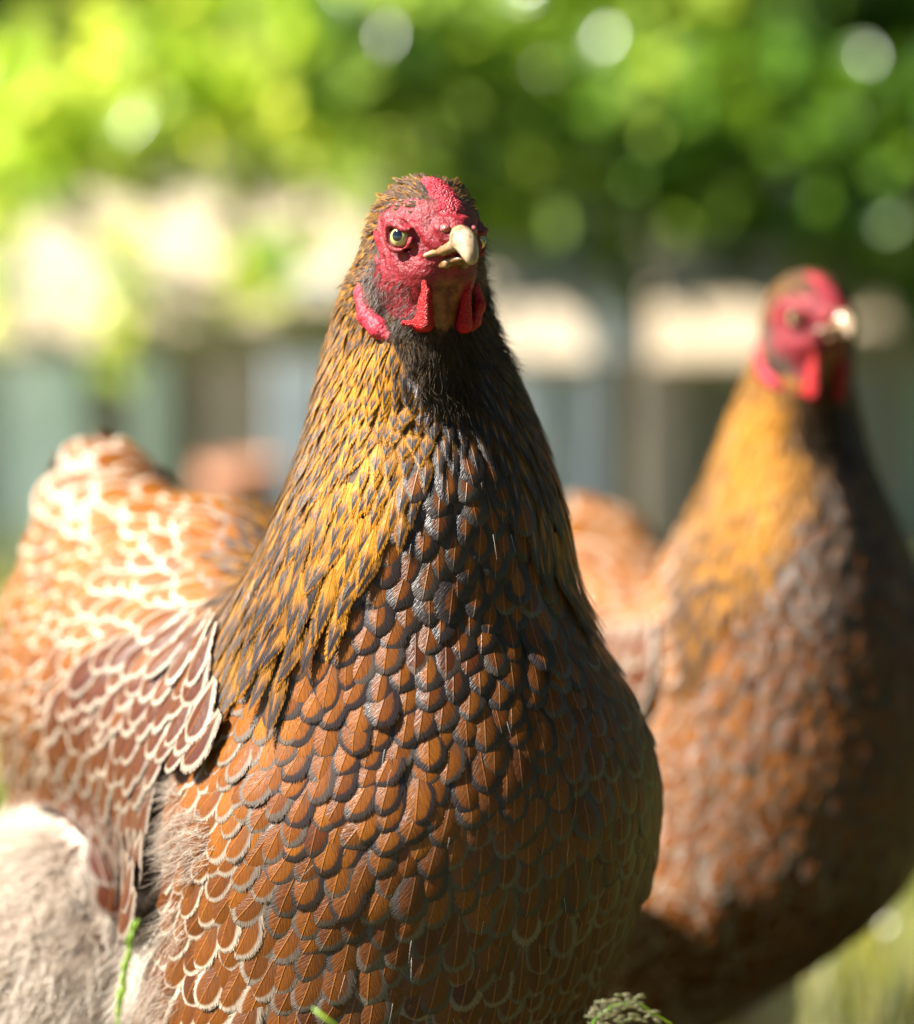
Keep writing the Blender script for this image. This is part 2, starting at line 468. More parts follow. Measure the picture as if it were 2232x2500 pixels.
def scatter(tri_v, tri_f, sl_fn, dir_fn, f, cand_mult=14, relax=6, keep=None):
    """anisotropic blue-noise roots on a mesh; sl_fn(p)->(along, across) spacing in metres"""
    q = tri_v[tri_f]; c = q.mean(1)
    ar = .5*(np.linalg.norm(np.cross(q[:, 1]-q[:, 0], q[:, 2]-q[:, 0]), axis=1)+np.linalg.norm(np.cross(q[:, 2]-q[:, 0], q[:, 3]-q[:, 0]), axis=1))
    if keep is not None:
        k = keep(c); q, c, ar = q[k], c[k], ar[k]
    if len(c) == 0: return np.zeros((0, 3))
    sl, sw = sl_fn(c)
    w = ar/(sl*sw); tot = w.sum()
    nc = int(tot*cand_mult); ch = RNG.choice(len(c), nc, p=w/tot)
    a, b = RNG.random((2, nc, 1))
    pts = (q[ch, 0]*(1-a)+q[ch, 1]*a)*(1-b)+(q[ch, 3]*(1-a)+q[ch, 2]*a)*b
    pts = project(f, pts, 1)
    sl, sw = sl_fn(pts)
    n = grad(f, pts); n /= np.linalg.norm(n, axis=1)[:, None]
    d = dir_fn(pts); d = d-n*np.sum(n*d, 1)[:, None]; d /= np.linalg.norm(d, axis=1)[:, None]+1e-9
    s = np.cross(n, d)
    lev = np.floor(np.log2(np.maximum(sl, sw))*1.0).astype(int)
    out = []
    for L_ in np.unique(lev):
        cell = 2.0**(L_+1); grid = {}
        I = np.where(lev == L_)[0]
        K = np.floor(pts[I]/cell).astype(int)
        for t, i in enumerate(I):
            kx, ky, kz = K[t]; p0, p1, p2 = pts[i]; ok = True
            d0, d1, d2 = d[i]/sl[i]; s0, s1, s2 = s[i]/sw[i]; n0, n1, n2 = n[i]/(2*sw[i])
            for dx in (-1, 0, 1):
                for dy in (-1, 0, 1):
                    for dz in (-1, 0, 1):
                        for (x, y, z) in grid.get((kx+dx, ky+dy, kz+dz), ()):
                            x -= p0; y -= p1; z -= p2
                            A = x*d0+y*d1+z*d2; B = x*s0+y*s1+z*s2; C = x*n0+y*n1+z*n2
                            if A*A+B*B+C*C < .72: ok = False; break
                        if not ok: break
                    if not ok: break
                if not ok: break
            if ok:
                grid.setdefault((kx, ky, kz), []).append((p0, p1, p2)); out.append(i)
    P_ = pts[out]
    for _ in range(relax):
        if len(P_) > 5000: break
        sl, sw = sl_fn(P_); n = grad(f, P_); n /= np.linalg.norm(n, axis=1)[:, None]
        d = dir_fn(P_); d = d-n*np.sum(n*d, 1)[:, None]; d /= np.linalg.norm(d, axis=1)[:, None]+1e-9
        s = np.cross(n, d); mv = np.zeros_like(P_)
        for i0 in range(0, len(P_), 500):
            sl_ = slice(i0, i0+500)
            D = P_[None]-P_[sl_][:, None]
            A = np.einsum('ijk,ik->ij', D, d[sl_])/sl[sl_][:, None]
            B = np.einsum('ijk,ik->ij', D, s[sl_])/sw[sl_][:, None]
            C = np.einsum('ijk,ik->ij', D, n[sl_])/sw[sl_][:, None]
            r = np.sqrt(A*A+B*B+C*C)+1e-6
            w = np.clip(1.25-r, 0, None); w[r < 1e-4] = 0
            mv[sl_] = -(d[sl_]*((w*A/r).sum(1)*sl[sl_])[:, None]+s[sl_]*((w*B/r).sum(1)*sw[sl_])[:, None])
        P_ = project(f, P_+.22*mv, 1)
    return P_

def build_strands(name, root, d, L, w, mat, parent, sag=.3, seg=3, n=None, curlr=.25, world=False):
    """thin tapering three-sided hairs"""
    N = len(root)
    if N == 0: return None
    d = d/np.linalg.norm(d, axis=1)[:, None]
    r = RNG.normal(size=(N, 3)); s = np.cross(d, r); s /= np.linalg.norm(s, axis=1)[:, None]; t = np.cross(d, s)
    cv = RNG.normal(0, curlr, (N, 1))
    V = np.empty((N, seg+1, 3, 3))
    for i in range(seg+1):
        v = i/seg
        c = root+d*(L*v)[:, None]+s*(cv*(L*v*v)[:, None])+np.array([0, 0, -1.])*(sag*L*v*v)[:, None]
        ww = w*(1-.85*v)
        for k in range(3):
            an = 2*math.pi*k/3
            V[:, i, k] = c+(s*math.cos(an)+t*math.sin(an))*ww[:, None]
    b = np.arange(N)[:, None, None]*(seg+1)*3
    i, k = np.meshgrid(np.arange(seg), np.arange(3), indexing='ij')
    F = np.stack([i*3+k, i*3+(k+1) % 3, (i+1)*3+(k+1) % 3, (i+1)*3+k], -1)[None]+b[..., None]
    V = V.reshape(-1, 3)
    return mesh_obj(name, V if world else c2w(V), F.reshape(-1, 4), mat, parent, True, attrs={'rnd': np.repeat(RNG.random(N), (seg+1)*3)})

CM = .01
def build_hen(S):
    D0 = S['d']; K = S['k']                       # K: centimetres of this hen in metres (size factor)
    ys = np.array([r[0] for r in S['rows']], float)
    cx = np.array([(r[1]+r[2])/2 for r in S['rows']]); hw = np.array([(r[2]-r[1])/2 for r in S['rows']])
    dd = np.array([r[3] for r in S['rows']]); asp = np.array([r[4] for r in S['rows']])
    zc = (1250-ys)/FPX*dd; X = (cx-1116)/FPX*dd; A = hw/FPX*dd-.0022*K; B = A*asp
    # dense smoothed tables over z (ascending)
    zt = np.linspace(zc.min(), zc.max(), 240)
    def tab(v):
        y = np.interp(zt, zc[::-1], v[::-1]); k = np.ones(13)/13
        yp = np.pad(y, 6, mode='edge'); return np.convolve(yp, k, 'valid')
    tX, tD, tA, tB = tab(X), tab(dd), tab(A), tab(B)
    def loft(p):
        z = p[:, 2]
        x0 = np.interp(z, zt, tX); y0 = np.interp(z, zt, tD); a = np.interp(z, zt, tA); b = np.interp(z, zt, tB)
        u = (p[:, 0]-x0)/a; v = (p[:, 1]-y0)/b
        k0 = np.sqrt(u*u+v*v)+1e-9; k1 = np.sqrt((u/a)**2+(v/b)**2)+1e-9
        lat = k0*(k0-1)/k1
        over = np.maximum(z-zt[-1], zt[0]-z)
        return np.where(over > 0, np.hypot(np.maximum(lat, 0), over), np.maximum(lat, over*.0-9+0*lat) if False else lat)
    yaw = math.radians(S['yaw']); pit = math.radians(S.get('hp', 0)); roll = math.radians(S.get('roll', 0))
    O = P(*S['head'], D0-.01*K)
    Fv = np.array([math.sin(yaw)*math.cos(pit), -math.cos(yaw)*math.cos(pit), -math.sin(pit)])
    Rv = np.array([math.cos(yaw), math.sin(yaw), 0.]); Uv = np.cross(Rv, Fv); Uv = Uv*(1 if Uv[2] > 0 else -1)
    Rv, Uv = Rv*math.cos(roll)+Uv*math.sin(roll), Uv*math.cos(roll)-Rv*math.sin(roll)
    HM = np.stack([Fv, Rv, Uv], 1)                 # columns = local axes
    hs = CM*K
    def loc(p): return (p-O)@HM/hs
    def glob(q): return O+(np.asarray(q, float)*hs)@HM.T
    EYE = np.array([.90, 1.30, .03])
    def head_l(q, fine=False):
        qs = q.copy(); qs[:, 1] = np.abs(qs[:, 1])
        f = ellip(qs, (-.25, 0, .30), (2.35, 1.62, 1.70))
        f = smin(f, ellip(qs, (1.55, 0, -.05), (1.25, .80, .85)), .55)
        f = smin(f, ellip(qs, (.15, .55, -1.05), (1.55, .95, 1.05)), .5)
        f = smin(f, ellip(qs, (-.90, .80, -1.60), (1.25, .85, 1.20)), .5)
        f = smin(f, capsule(qs, (.9, 0, -1.2), (-.7, 0, -4.6), .85, 1.5), .7)
        f = smin(f, capsule(qs, (1.6, .62, .55), (.3, 1.48, .66), .16, .20), .35)      # brow
        if fine:
            ax = np.array([.62, .78, .04]); ax /= np.linalg.norm(ax)
            e = qs-EYE; h = e@ax; rr = np.sqrt(np.maximum(np.sum(e*e, 1)-h*h, 0))
            f = -smin(-f, np.sqrt(np.sum(e*e, 1))-.53, .08)
            ring = np.sqrt((rr-.50)**2+(h-.27)**2)-.085
            f = smin(f, ring, .14)
            ring2 = np.sqrt((rr-.66)**2+(h-.10)**2)-.03
            f = smin(f, ring2, .16)
            f = smin(f, capsule(qs, (1.46, 1.32, .25), (.80, 1.80, .46), .11, .10), .08)
            f = smin(f, capsule(qs, (.12, 1.42, .55), (.05, 1.50, -.45), .10, .09), .12)   # fold behind the eye
            f = smin(f, ellip(qs, (2.15, .52, .22), (.36, .22, .21)), .07)             # nostril scale
            f = smin(f, capsule(qs, (1.0, .86, -.92), (.2, 1.2, -1.6), .10, .08), .18)
            # wrinkles
            f = f+.03*np.sin(11*qs[:, 0]+6*qs[:, 2]+3*np.sin(2.2*qs[:, 0]+4*qs[:, 1]))*np.clip(qs[:, 2]+1.2, 0, 1)+.014*np.sin(9*qs[:, 0]+5*qs[:, 2]+2*np.sin(4*qs[:, 1]+3*qs[:, 2]))*np.sin(8*qs[:, 2]-3*qs[:, 0]+1.3)
        return f
    BL = []
    for b in S['blobs']:
        px, py, d, rx, ry, rz, yw, tl = b
        R = np.array(Matrix.Rotation(math.radians(yw), 3, 'Z') @ Matrix.Rotation(math.radians(tl), 3, 'X'))
        BL.append((P(px, py, d), np.array([rx, ry, rz])*CM, R))
    def trunk(p):
        f = None
        for c, r, R in BL:
            g = ellip(p, c, r, R); f = g if f is None else smin(f, g, .025)
        return f
    def body(p):
        f = smin(loft(p), trunk(p), .034*K)
        f = smin(f, head_l(loc(p))*hs, .012*K)
        return f
    NPX = S['norm']                                # this hen's pixel -> reference pixel
    def ref(p):
        px, py = topx(p); return NPX(px, py)
    root_w = c2w(P(*S['foot'])); root_w[2] = 0
    R0 = empty('hen', root_w, S['label'], 'hen', 'hens with gold laced brown plumage')
    allc = np.concatenate([np.stack([X, dd, zc], 1)]+[c[None] for c, _, _ in BL])
    lo = allc.min(0)-np.array([.13, .13, .11]); hi = allc.max(0)+np.array([.12, .12, .05])
    hi[2] = max(hi[2], O[2]+.04)
    bv, bf = surf_net(body, lo, hi, S['h'])
    qx, qy = ref(bv)
    # plumage zones ---------------------------------------------------------
    hb_x = [300, 500, 560, 740, 850, 930, 1000, 1080, 1150, 1200, 1300, 1380, 1440, 1600]
    hb_y = [1560, 1640, 1640, 1560, 1420, 1310, 1190, 1080, 1060, 1130, 1280, 1420, 1490, 1500]
    def pinside(qx, qy, poly):
        r = np.zeros(qx.shape, bool); n = len(poly)
        for i in range(n):
            x1, y1 = poly[i]; x2, y2 = poly[(i+1) % n]
            c = ((y1 > qy) != (y2 > qy)) & (qx < (x2-x1)*(qy-y1)/((y2-y1) or 1e-9)+x1); r ^= c
        return r
    wing_poly = [(620, 1480), (560, 1640), (640, 1760), (560, 1840), (470, 1930), (420, 2050), (410, 2200), (285, 2200), (200, 2060), (140, 1920), (140, 1780), (200, 1640), (330, 1560), (450, 1500)]
    fluff_poly = [(-900, 1900), (60, 1960), (150, 1950), (220, 2080), (285, 2190), (400, 2190), (405, 2280), (360, 2380), (330, 2480), (300, 2600), (250, 3400), (-900, 3400)]
    def nz(p):
        n = grad(body, p); return n/(np.linalg.norm(n, axis=1)[:, None]+1e-9)
    def bare(p):
        q = loc(p); f, r, u = q.T; ar = np.abs(r)
        m = (((f-1.0)/2.1)**2+((u+.75)/1.62)**2 < 1) & (f > -.9)
        m |= (((f+.55)/1.35)**2+((u+1.65)/.95)**2 < 1)
        m |= (f > 1.75) & (u > -1.6)
        m |= (f > .1) & (ar < .62) & (u > -2.9) & (u < -1.0)
        m |= (ar < .42) & (u > .9) & (f > .1)
        m |= (f > -.2) & (ar > .3) & (u > -2.3) & (u < -.8)
        return m & (u > -3.4) & (head_l(q)*hs < .0012*K)
    Z_HEAD = 640
    def zone(p):
        qx, qy = ref(p); q = loc(p); rad = np.linalg.norm(q-np.array([-.2, 0, -.2]), axis=1)
        back = grad(body, p)[:, 1] > .35
        z = np.full(len(p), 3)                                   # 3 = back/wing laced
        z[(qx > 560) & ~back] = 2                                # 2 = breast
        z[(qx > 400) & (qy > 1760) & ~back] = 2
        hb = np.interp(qx, hb_x, hb_y)+28*np.sin(qx*.083)+18*np.sin(qx*.041+qy*.03)
        z[(qy < np.where(back, 1480, hb)) & (qx > np.interp(qy, [1000, 1290, 1400, 1500, 1600], [720, 660, 615, 570, 535]))] = 1
        if S.get('tailx'): z[(qx < S['tailx']) & (z == 1)] = 3
        z[(rad < 2.9) & (q[:, 2] > -2.6) & (qy < 900)] = 0
        fl = pinside(qx, qy, fluff_poly) & (z != 1)
        z[fl] = 4
        z[bare(p) & (rad < 5)] = 9
        return z
    ctrl_p = np.array([P(*c[:3]) for c in S['flow']]); ctrl_d = np.array([c[3:] for c in S['flow']], float)
    ctrl_d /= np.linalg.norm(ctrl_d, axis=1)[:, None]
    def flow(p):
        D = np.linalg.norm(p[:, None]-ctrl_p[None], axis=2)+.004
        w = D**-3.5; w /= w.sum(1)[:, None]
        v = w@ctrl_d
        q = loc(p); rad = np.linalg.norm(q-np.array([-.2, 0, -.2]), axis=1)
        hdir = -Fv*1.0+np.array([0, 0, -.35])
        hf = np.clip((4.2-rad)/1.2, 0, 1)*np.clip((q[:, 2]+2.6)/1.5, 0, 1)
        return v*(1-hf)[:, None]+hdir*hf[:, None]
    # the body ---------------------------------------------------------------
    tone = (zone(bv) == 4).astype(float)
    mb, nt, bs = new_mat('hen_body'); N = NT(nt)
    nn = N.noise(N.pos(), 120, 4, .6)
    cc = N.mix(N.attr('tone'), N.mix(nn, (.035, .02, .014), (.09, .045, .025)), N.mix(nn, (.42, .32, .24), (.70, .58, .48)))
    N.l(cc, bs.inputs['Base Color']); bs.inputs['Roughness'].default_value = .8
    body_o = mesh_obj('body', c2w(bv), bf, mb, R0, attrs={'tone': tone})
    fine = S['fine']
    # contour feathers --------------------------------------------------------
    def hk(p):
        qx, qy = ref(p); t = np.clip((qy-560)/1000, 0, 1.1)
        W = (.13+.30*t+.06*np.clip(t-.5, 0, 1))*CM*K; L = (.75+2.0*t)*CM*K
        throat = np.exp(-((qx-1000)/110)**2-((qy-1010)/110)**2)
        L = L*(1-.45*throat); W = W*(1+.35*throat)
        return L, W
    def br(p):
        qx, qy = ref(p); t = np.clip((qy-1100)/1200, 0, 1)
        W = (.58+.14*t)*CM*K; L = (1.85+.5*t)*CM*K
        return L, W
    def bk(p):
        qx, qy = ref(p); t = np.clip((1600-qy)/500, 0, 1)
        W = (.54+.20*t)*CM*K; L = (2.2+.4*t)*CM*K
        tl = np.clip((1330-qy)/150, 0, 1)*(qx < 480); W = W*(1.12+1.0*tl); L = L*(1+.9*tl); wi = pinside(qx, qy, wing_poly); W = np.where(wi, W*1.32, W); L = np.where(wi, L*1.12, L)
        return L, W
    def hd(p):
        q = loc(p); t = np.clip((np.linalg.norm(q-np.array([1.2, 0, .2]), axis=1)-.8)/3, 0, 1)
        return (.42+.45*t)*CM*K, (.075+.075*t)*CM*K
    den = S['den']
    def sp(fn, a, b): return lambda p: (lambda LW: (LW[0]*a*den, LW[1]*2*b*den))(fn(p))
    # head feathers
    r = scatter(bv, bf, sp(hd, .26, .80), flow, body, 10, 0, keep=lambda p: zone(p) == 0)
    if len(r):
        L, W = hd(r); q = loc(r)
        dk = np.clip(-.25+.5*RNG.random(len(r))+1.0*(q[:, 2] < -1.6)*(q[:, 0] > -1.0), -1, 1)
        par = np.stack([RNG.random(len(r))**3*.35, RNG.random(len(r)), dk], 1)
        build_feathers('head_feathers', body, r, flow(r), L*RNG.uniform(.8, 1.2, len(r)), W, .13*CM*K, 'mid', par, M_hackle, R0, 5, 5, .1, .22, curl=np.where(q[:, 2] > 1.1, .16, .03)[:, None, None])
    # hackle
    r = scatter(bv, bf, sp(hk, .32, .64), flow, body, 10, 4 if fine else 0, keep=lambda p: zone(p) == 1)
    L, W = hk(r); qx, qy = ref(r)
    th = np.exp(-((qx-1118)/62)**4-((qy-1030)/190)**4)+.8*np.exp(-((qx-1050)/90)**4-((qy-870)/70)**4)*np.where(nz(r)[:, 1] < 0, 1, .3)  # dark throat feathers, plus the head's cast shadow put into their colour
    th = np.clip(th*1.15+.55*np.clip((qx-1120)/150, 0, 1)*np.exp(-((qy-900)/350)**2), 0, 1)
    pale = np.clip((700-qx)/260, 0, 1)*np.clip((qy-1000)/500, 0, 1)*.75+.10*RNG.random(len(r))+.35*np.clip((760-qx)/60, 0, 1)*(qy < 1000)
    hue = np.clip(RNG.normal(.36, .20, len(r))+.30*np.exp(-((qx-890)/120)**2)-.10*(qx > 1150), 0, 1)
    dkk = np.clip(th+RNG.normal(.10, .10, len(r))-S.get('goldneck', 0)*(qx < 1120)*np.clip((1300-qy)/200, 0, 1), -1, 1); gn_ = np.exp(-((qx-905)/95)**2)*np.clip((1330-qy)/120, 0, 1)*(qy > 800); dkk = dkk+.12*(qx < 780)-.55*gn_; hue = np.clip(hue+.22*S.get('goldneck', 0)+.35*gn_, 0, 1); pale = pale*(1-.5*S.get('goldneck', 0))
    order = np.ones(len(r), bool)
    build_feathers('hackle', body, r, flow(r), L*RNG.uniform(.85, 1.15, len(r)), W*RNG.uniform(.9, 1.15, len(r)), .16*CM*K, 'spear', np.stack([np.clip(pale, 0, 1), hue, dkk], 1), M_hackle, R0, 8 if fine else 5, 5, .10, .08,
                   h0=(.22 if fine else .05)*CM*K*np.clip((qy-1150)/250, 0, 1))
    # breast
    r = scatter(bv, bf, sp(br, .315, .60), flow, body, 12, 26 if fine else 0, keep=lambda p: zone(p) == 2)
    L, W = br(r); qx, qy = ref(r)
    pale = np.clip((760-qx)/330, 0, 1)**1.2*.95+.16*np.clip((qy-2020)/350, 0, 1)+.08*np.clip((qx-1330)/220, 0, 1)*np.clip((qy-1500)/300, 0, 1)
    pale = np.clip(pale+RNG.normal(0, .05, len(r))+S.get('sheen_add', 0)*np.clip((1250-qx)/300, 0, 1), 0, 1)  # last term paints sunlit sheen into the lacing on the left side
    hue = np.clip(RNG.normal(.42, .14, len(r))+.35*np.clip((950-qx)/400, 0, 1)*np.clip((1900-qy)/300, 0, 1), 0, 1)
    dkk = np.clip(.60*np.clip((qy-1850)/400, 0, 1)+.58*np.clip((qx-1050)/300, 0, 1)+RNG.normal(.05, .08, len(r)), 0, 1)  # right and lower breast darkened in colour to deepen their shade
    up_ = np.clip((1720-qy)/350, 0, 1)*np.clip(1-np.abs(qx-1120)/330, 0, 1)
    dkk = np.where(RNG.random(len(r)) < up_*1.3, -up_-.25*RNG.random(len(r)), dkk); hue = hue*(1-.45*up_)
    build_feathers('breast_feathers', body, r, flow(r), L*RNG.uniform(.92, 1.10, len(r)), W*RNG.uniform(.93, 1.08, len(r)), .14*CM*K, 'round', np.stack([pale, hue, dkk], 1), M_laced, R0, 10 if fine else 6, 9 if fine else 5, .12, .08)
    # back, wing and tail
    r = scatter(bv, bf, sp(bk, .29, .62), flow, body, 12, 16 if fine else 0, keep=lambda p: zone(p) == 3)
    L, W = bk(r); qx, qy = ref(r)
    inw = pinside(qx, qy, wing_poly) & (nz(r)[:, 1] < .3)
    for nm, msk, lf, h in (('back_feathers', ~inw, .17, .0), ('wing', inw, .14, .005*K)):
        if not msk.any(): continue
        rr = r[msk]; n_ = len(rr)
        pale = np.clip(.95+RNG.normal(0, .08, n_)-.30*np.clip((qy[msk]-1600)/300, 0, 1)-.36*(nm == 'wing'), 0, 1)
        hue = np.clip(RNG.normal(.66, .16, n_)-.60*np.clip((qy[msk]-1420)/350, 0, 1), 0, 1)  # lower feathers darker: chestnut plumage plus its shading put into the hue
        dkk = np.clip(RNG.normal(.05, .08, n_), 0, 1)-.15*np.clip((1560-qy[msk])/250, 0, 1)*(nm != 'wing'); hue = hue-(.45 if nm == 'wing' else 0)
        hue = np.clip(hue, 0, 1); tl_ = np.clip((1330-qy[msk])/150, 0, 1)*(qx[msk] < 480)
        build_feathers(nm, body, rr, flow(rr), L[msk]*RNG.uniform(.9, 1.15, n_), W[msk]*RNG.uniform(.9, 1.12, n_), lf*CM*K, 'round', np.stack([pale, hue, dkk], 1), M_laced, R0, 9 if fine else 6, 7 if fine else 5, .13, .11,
                       h0=np.full(n_, h)+(.006*np.clip((qy[msk]-1950)/150, 0, 1) if nm == 'wing' else 0), curl=(.03+.16*tl_)[:, None, None])
    # down -----------------------------------------------------------------------
    zt_ = zone(bv[bf].mean(1))
    def strands_on(keep_faces, n, name, Lr, w, mat, dmix=.5, nrm=.35, sag=.2, curlr=.25, dvec=None):
        fi = np.where(keep_faces)[0]
        if len(fi) == 0: return
        ch = RNG.choice(fi, n); a, b = RNG.random((2, n, 1)); qd = bv[bf[ch]]
        pts = (qd[:, 0]*(1-a)+qd[:, 1]*a)*(1-b)+(qd[:, 3]*(1-a)+qd[:, 2]*a)*b
        nn_ = nz(pts); d = flow(pts) if dvec is None else np.tile(dvec, (n, 1)).astype(float)
        d = d-nn_*np.sum(nn_*d, 1)[:, None]; d /= np.linalg.norm(d, axis=1)[:, None]+1e-9
        clump = np.sin(pts[:, :1]*310+np.sin(pts[:, 2:]*270)*2)*.45+np.sin(pts[:, 2:]*520+pts[:, :1]*240)*.25
        s = np.cross(nn_, d)
        d = d+nn_*nrm+s*clump+RNG.normal(0, .22, (n, 3))
        build_strands(name, pts+nn_*.001, d, RNG.uniform(*Lr, n)*CM*K, np.full(n, w), mat, R0, sag, 4, curlr=curlr)
    zf_ = ref(bv[bf].mean(1)); strands_on((zt_ == 4) & ~pinside(zf_[0]+12, zf_[1]-12, wing_poly), S['ndown'], 'down', (.8, 2.5), .00022*K if fine else .0004, M_down, sag=.15)
    # -------------------------------------------------------------- the head parts
    hv, hf = surf_net(lambda q: head_l(q, True), (-2.9, -2.1, -3.6), (3.1, 2.1, 2.3), .075 if fine else .14)
    hc = hv[hf].mean(1)
    keep = (hc[:, 0] > -2.2) & (hc[:, 2] > -3.5)
    keep &= (hc[:, 2] < 1.5) | (hc[:, 0] > .3)
    kq = hc; kz = np.minimum(((kq[:, 0]-1.0)/2.4)**2+((kq[:, 2]+.85)/2.05)**2, ((kq[:, 0]+.55)/1.75)**2+((kq[:, 2]+1.7)/1.15)**2)
    keep &= (kz < 1.2) | ((np.abs(kq[:, 1]) < .7) & (kq[:, 0] > 0))
    hf = hf[keep]
    used = np.unique(hf); mp = -np.ones(len(hv), int); mp[used] = np.arange(len(used)); hv2 = hv[used]; hf = mp[hf]
    gv = glob(hv2); nrm = grad(lambda q: head_l(q), hv2, 1e-2); nrm /= np.linalg.norm(nrm, axis=1)[:, None]
    gv = gv+(nrm@HM.T)*.0009*K
    q = hv2
    fz = ((q[:, 0]-1.0)/2.4)**2+((q[:, 2]+.85)/2.05)**2
    fz = np.minimum(fz, ((q[:, 0]+.55)/1.75)**2+((q[:, 2]+1.7)/1.15)**2)
    red = np.clip((1.25-fz)/.35, 0, 1)
    thr = np.clip((.60-np.abs(q[:, 1]))/.2, 0, 1)*np.clip((-1.25-q[:, 2])/.3, 0, 1)*np.clip((q[:, 0]+.2)/.4, 0, 1)
    mf, nt, bs = new_mat('face_skin_zones'); N = NT(nt); co = N.pos()
    n1 = N.noise(co, 160, 4, .65); n2 = N.noise(co, 700, 4, .65, .8)
    vor = N.n('ShaderNodeTexVoronoi'); vor.inputs['Scale'].default_value = 900/K; N.l(co, vor.inputs['Vector'])
    c = N.mix(N.ramp01(n1, .38, .66), (.15, .0035, .007), (.27, .018, .026))
    c = N.mix(N.math('MULTIPLY', N.ramp01(n2, .52, .72), .45), c, (.12, .005, .007))
    c = N.mix(N.math('SUBTRACT', 1.0, N.attr('red')), c, (.035, .02, .016))
    c = N.mix(N.math('MULTIPLY', N.attr('throat'), .85), c, N.mix(N.ramp01(n1, .35, .65), (.09, .02, .006), (.26, .10, .03)))
    N.l(c, bs.inputs['Base Color']); bs.inputs['Roughness'].default_value = .42; bs.inputs['Specular IOR Level'].default_value = .32
    bs.inputs['Subsurface Weight'].default_value = .12; bs.inputs['Subsurface Radius'].default_value = (.004, .0012, .0008); bs.inputs['Subsurface Scale'].default_value = .4
    N.l(N.bump(N.math('ADD', N.math('MULTIPLY', vor.outputs['Distance'], -.5), N.math('MULTIPLY', n2, 2.0)), .55, .0006), bs.inputs['Normal'])
    mesh_obj('face', c2w(gv), hf, mf, R0, attrs={'red': red, 'throat': thr})
    def lsurf(name, fn, lo, hi, h, mat, parent=R0, attrs=None):
        v, f_ = surf_net(fn, lo, hi, h if fine else h*1.8)
        return mesh_obj(name, c2w(glob(v)), f_, mat, parent), v
    # eyes
    M_iris, nt, bs = new_mat('eye_iris'); N = NT(nt)
    t = N.attr('ang'); ir = N.noise(N.pos(), 1500, 3, .6)
    c = N.mix(N.ramp01(t, .37, .41), (.004, .004, .005), N.mix(ir, (.38, .33, .11), (.52, .47, .24)))
    c = N.mix(N.ramp01(t, .68, .78), c, (.25, .15, .05)); c = N.mix(N.ramp01(t, .88, .90), c, (.02, .01, .01))
    N.l(c, bs.inputs['Base Color']); bs.inputs['Roughness'].default_value = .04; bs.inputs['Coat Weight'].default_value = 1.0; bs.inputs['Coat Roughness'].default_value = .02
    for sg in (-1, 1):
        ax = np.array([.60, .80*sg, .04]); ax /= np.linalg.norm(ax); c0 = EYE*np.array([1, sg, 1])
        V = []; F = []; AN = []; n1_, n2_ = 20, 32
        s1 = np.cross(ax, [0, 0, 1.]); s1 /= np.linalg.norm(s1); s2 = np.cross(ax, s1)
        for i in range(n1_+1):
            th_ = math.pi*i/n1_*.75
            for j in range(n2_):
                ph = 2*math.pi*j/n2_
                rr = .50+.03*max(0, 1-(th_/.7)**2)
                V.append(c0+rr*(ax*math.cos(th_)+(s1*math.cos(ph)+s2*math.sin(ph))*math.sin(th_))); AN.append(th_)
        for i in range(n1_):
            for j in range(n2_): F.append((i*n2_+j, (i+1)*n2_+j, (i+1)*n2_+(j+1) % n2_, i*n2_+(j+1) % n2_))
        mesh_obj('eye', c2w(glob(V)), F, M_iris, R0, attrs={'ang': AN})
    # comb
    cpts = [(2.02, .50, .36, .10), (1.72, .90, .64, .22), (1.25, 1.36, .62, .23), (.75, 1.70, .50, .24), (.25, 1.86, .32, .20), (-.3, 1.90, .22, .16)]
    def comb(q):
        f = None
        for (a, b) in zip(cpts[:-1], cpts[1:]):
            for t_ in (0, .5):
                c_ = [a[i]*(1-t_)+b[i]*t_ for i in range(4)]
                g = ellip(q, (c_[0], 0, c_[1]), (.42, c_[2], c_[3]+.16)); f = g if f is None else smin(f, g, .16)
        bump_ = .016*(np.sin(q[:, 0]*17+np.sin(q[:, 1]*9)*1.5)*np.sin(q[:, 1]*19+1+np.sin(q[:, 2]*11))+.5*np.sin(q[:, 2]*27+q[:, 1]*13))
        return f-bump_
    lsurf('comb', comb, (-1.1, -.8, 0), (2.5, .8, 2.7), .045, M_comb)
    # beak
    M_beak, nt, bs = new_mat('beak_horn'); N = NT(nt); co = N.pos()
    mp_ = N.n('ShaderNodeMapping'); N.l(co, mp_.inputs[0]); mp_.inputs['Scale'].default_value = (1, 1, .35)
    n1 = N.noise(mp_.outputs[0], 260, 4, .6, 1.0)
    c = N.mix(N.ramp01(n1, .3, .7), (.11, .045, .012), (.34, .20, .09)); c = N.mix(N.math('MULTIPLY', N.attr('tip'), N.ramp01(n1, .2, .6)), c, (.50, .38, .26))
    N.l(c, bs.inputs['Base Color']); bs.inputs['Roughness'].default_value = .15; bs.inputs['Subsurface Weight'].default_value = .2
    bs.inputs['Subsurface Radius'].default_value = (.002, .0012, .0006); bs.inputs['Subsurface Scale'].default_value = .5
    N.l(N.bump(n1, .35, .0008), bs.inputs['Normal'])
    ub = [(1.75, .08, .48, .42), (2.25, .06, .46, .44), (2.72, -.08, .45, .44), (3.05, -.27, .41, .42), (3.30, -.52, .33, .37), (3.44, -.74, .25, .28), (3.48, -.92, .13, .14)]
    GP = np.array([(2.35, .50, -.50), (2.05, .62, -.53), (1.70, .75, -.58), (1.38, .85, -.64)])
    GP = project(lambda q: head_l(q, True), GP, 4)
    gn = grad(lambda q: head_l(q, False), GP, 1e-2); GP = GP+gn/np.linalg.norm(gn, axis=1)[:, None]*.04; GP = np.concatenate([[(2.75, .30, -.36)], GP]); GR = [.22, .17, .13, .09, .03]
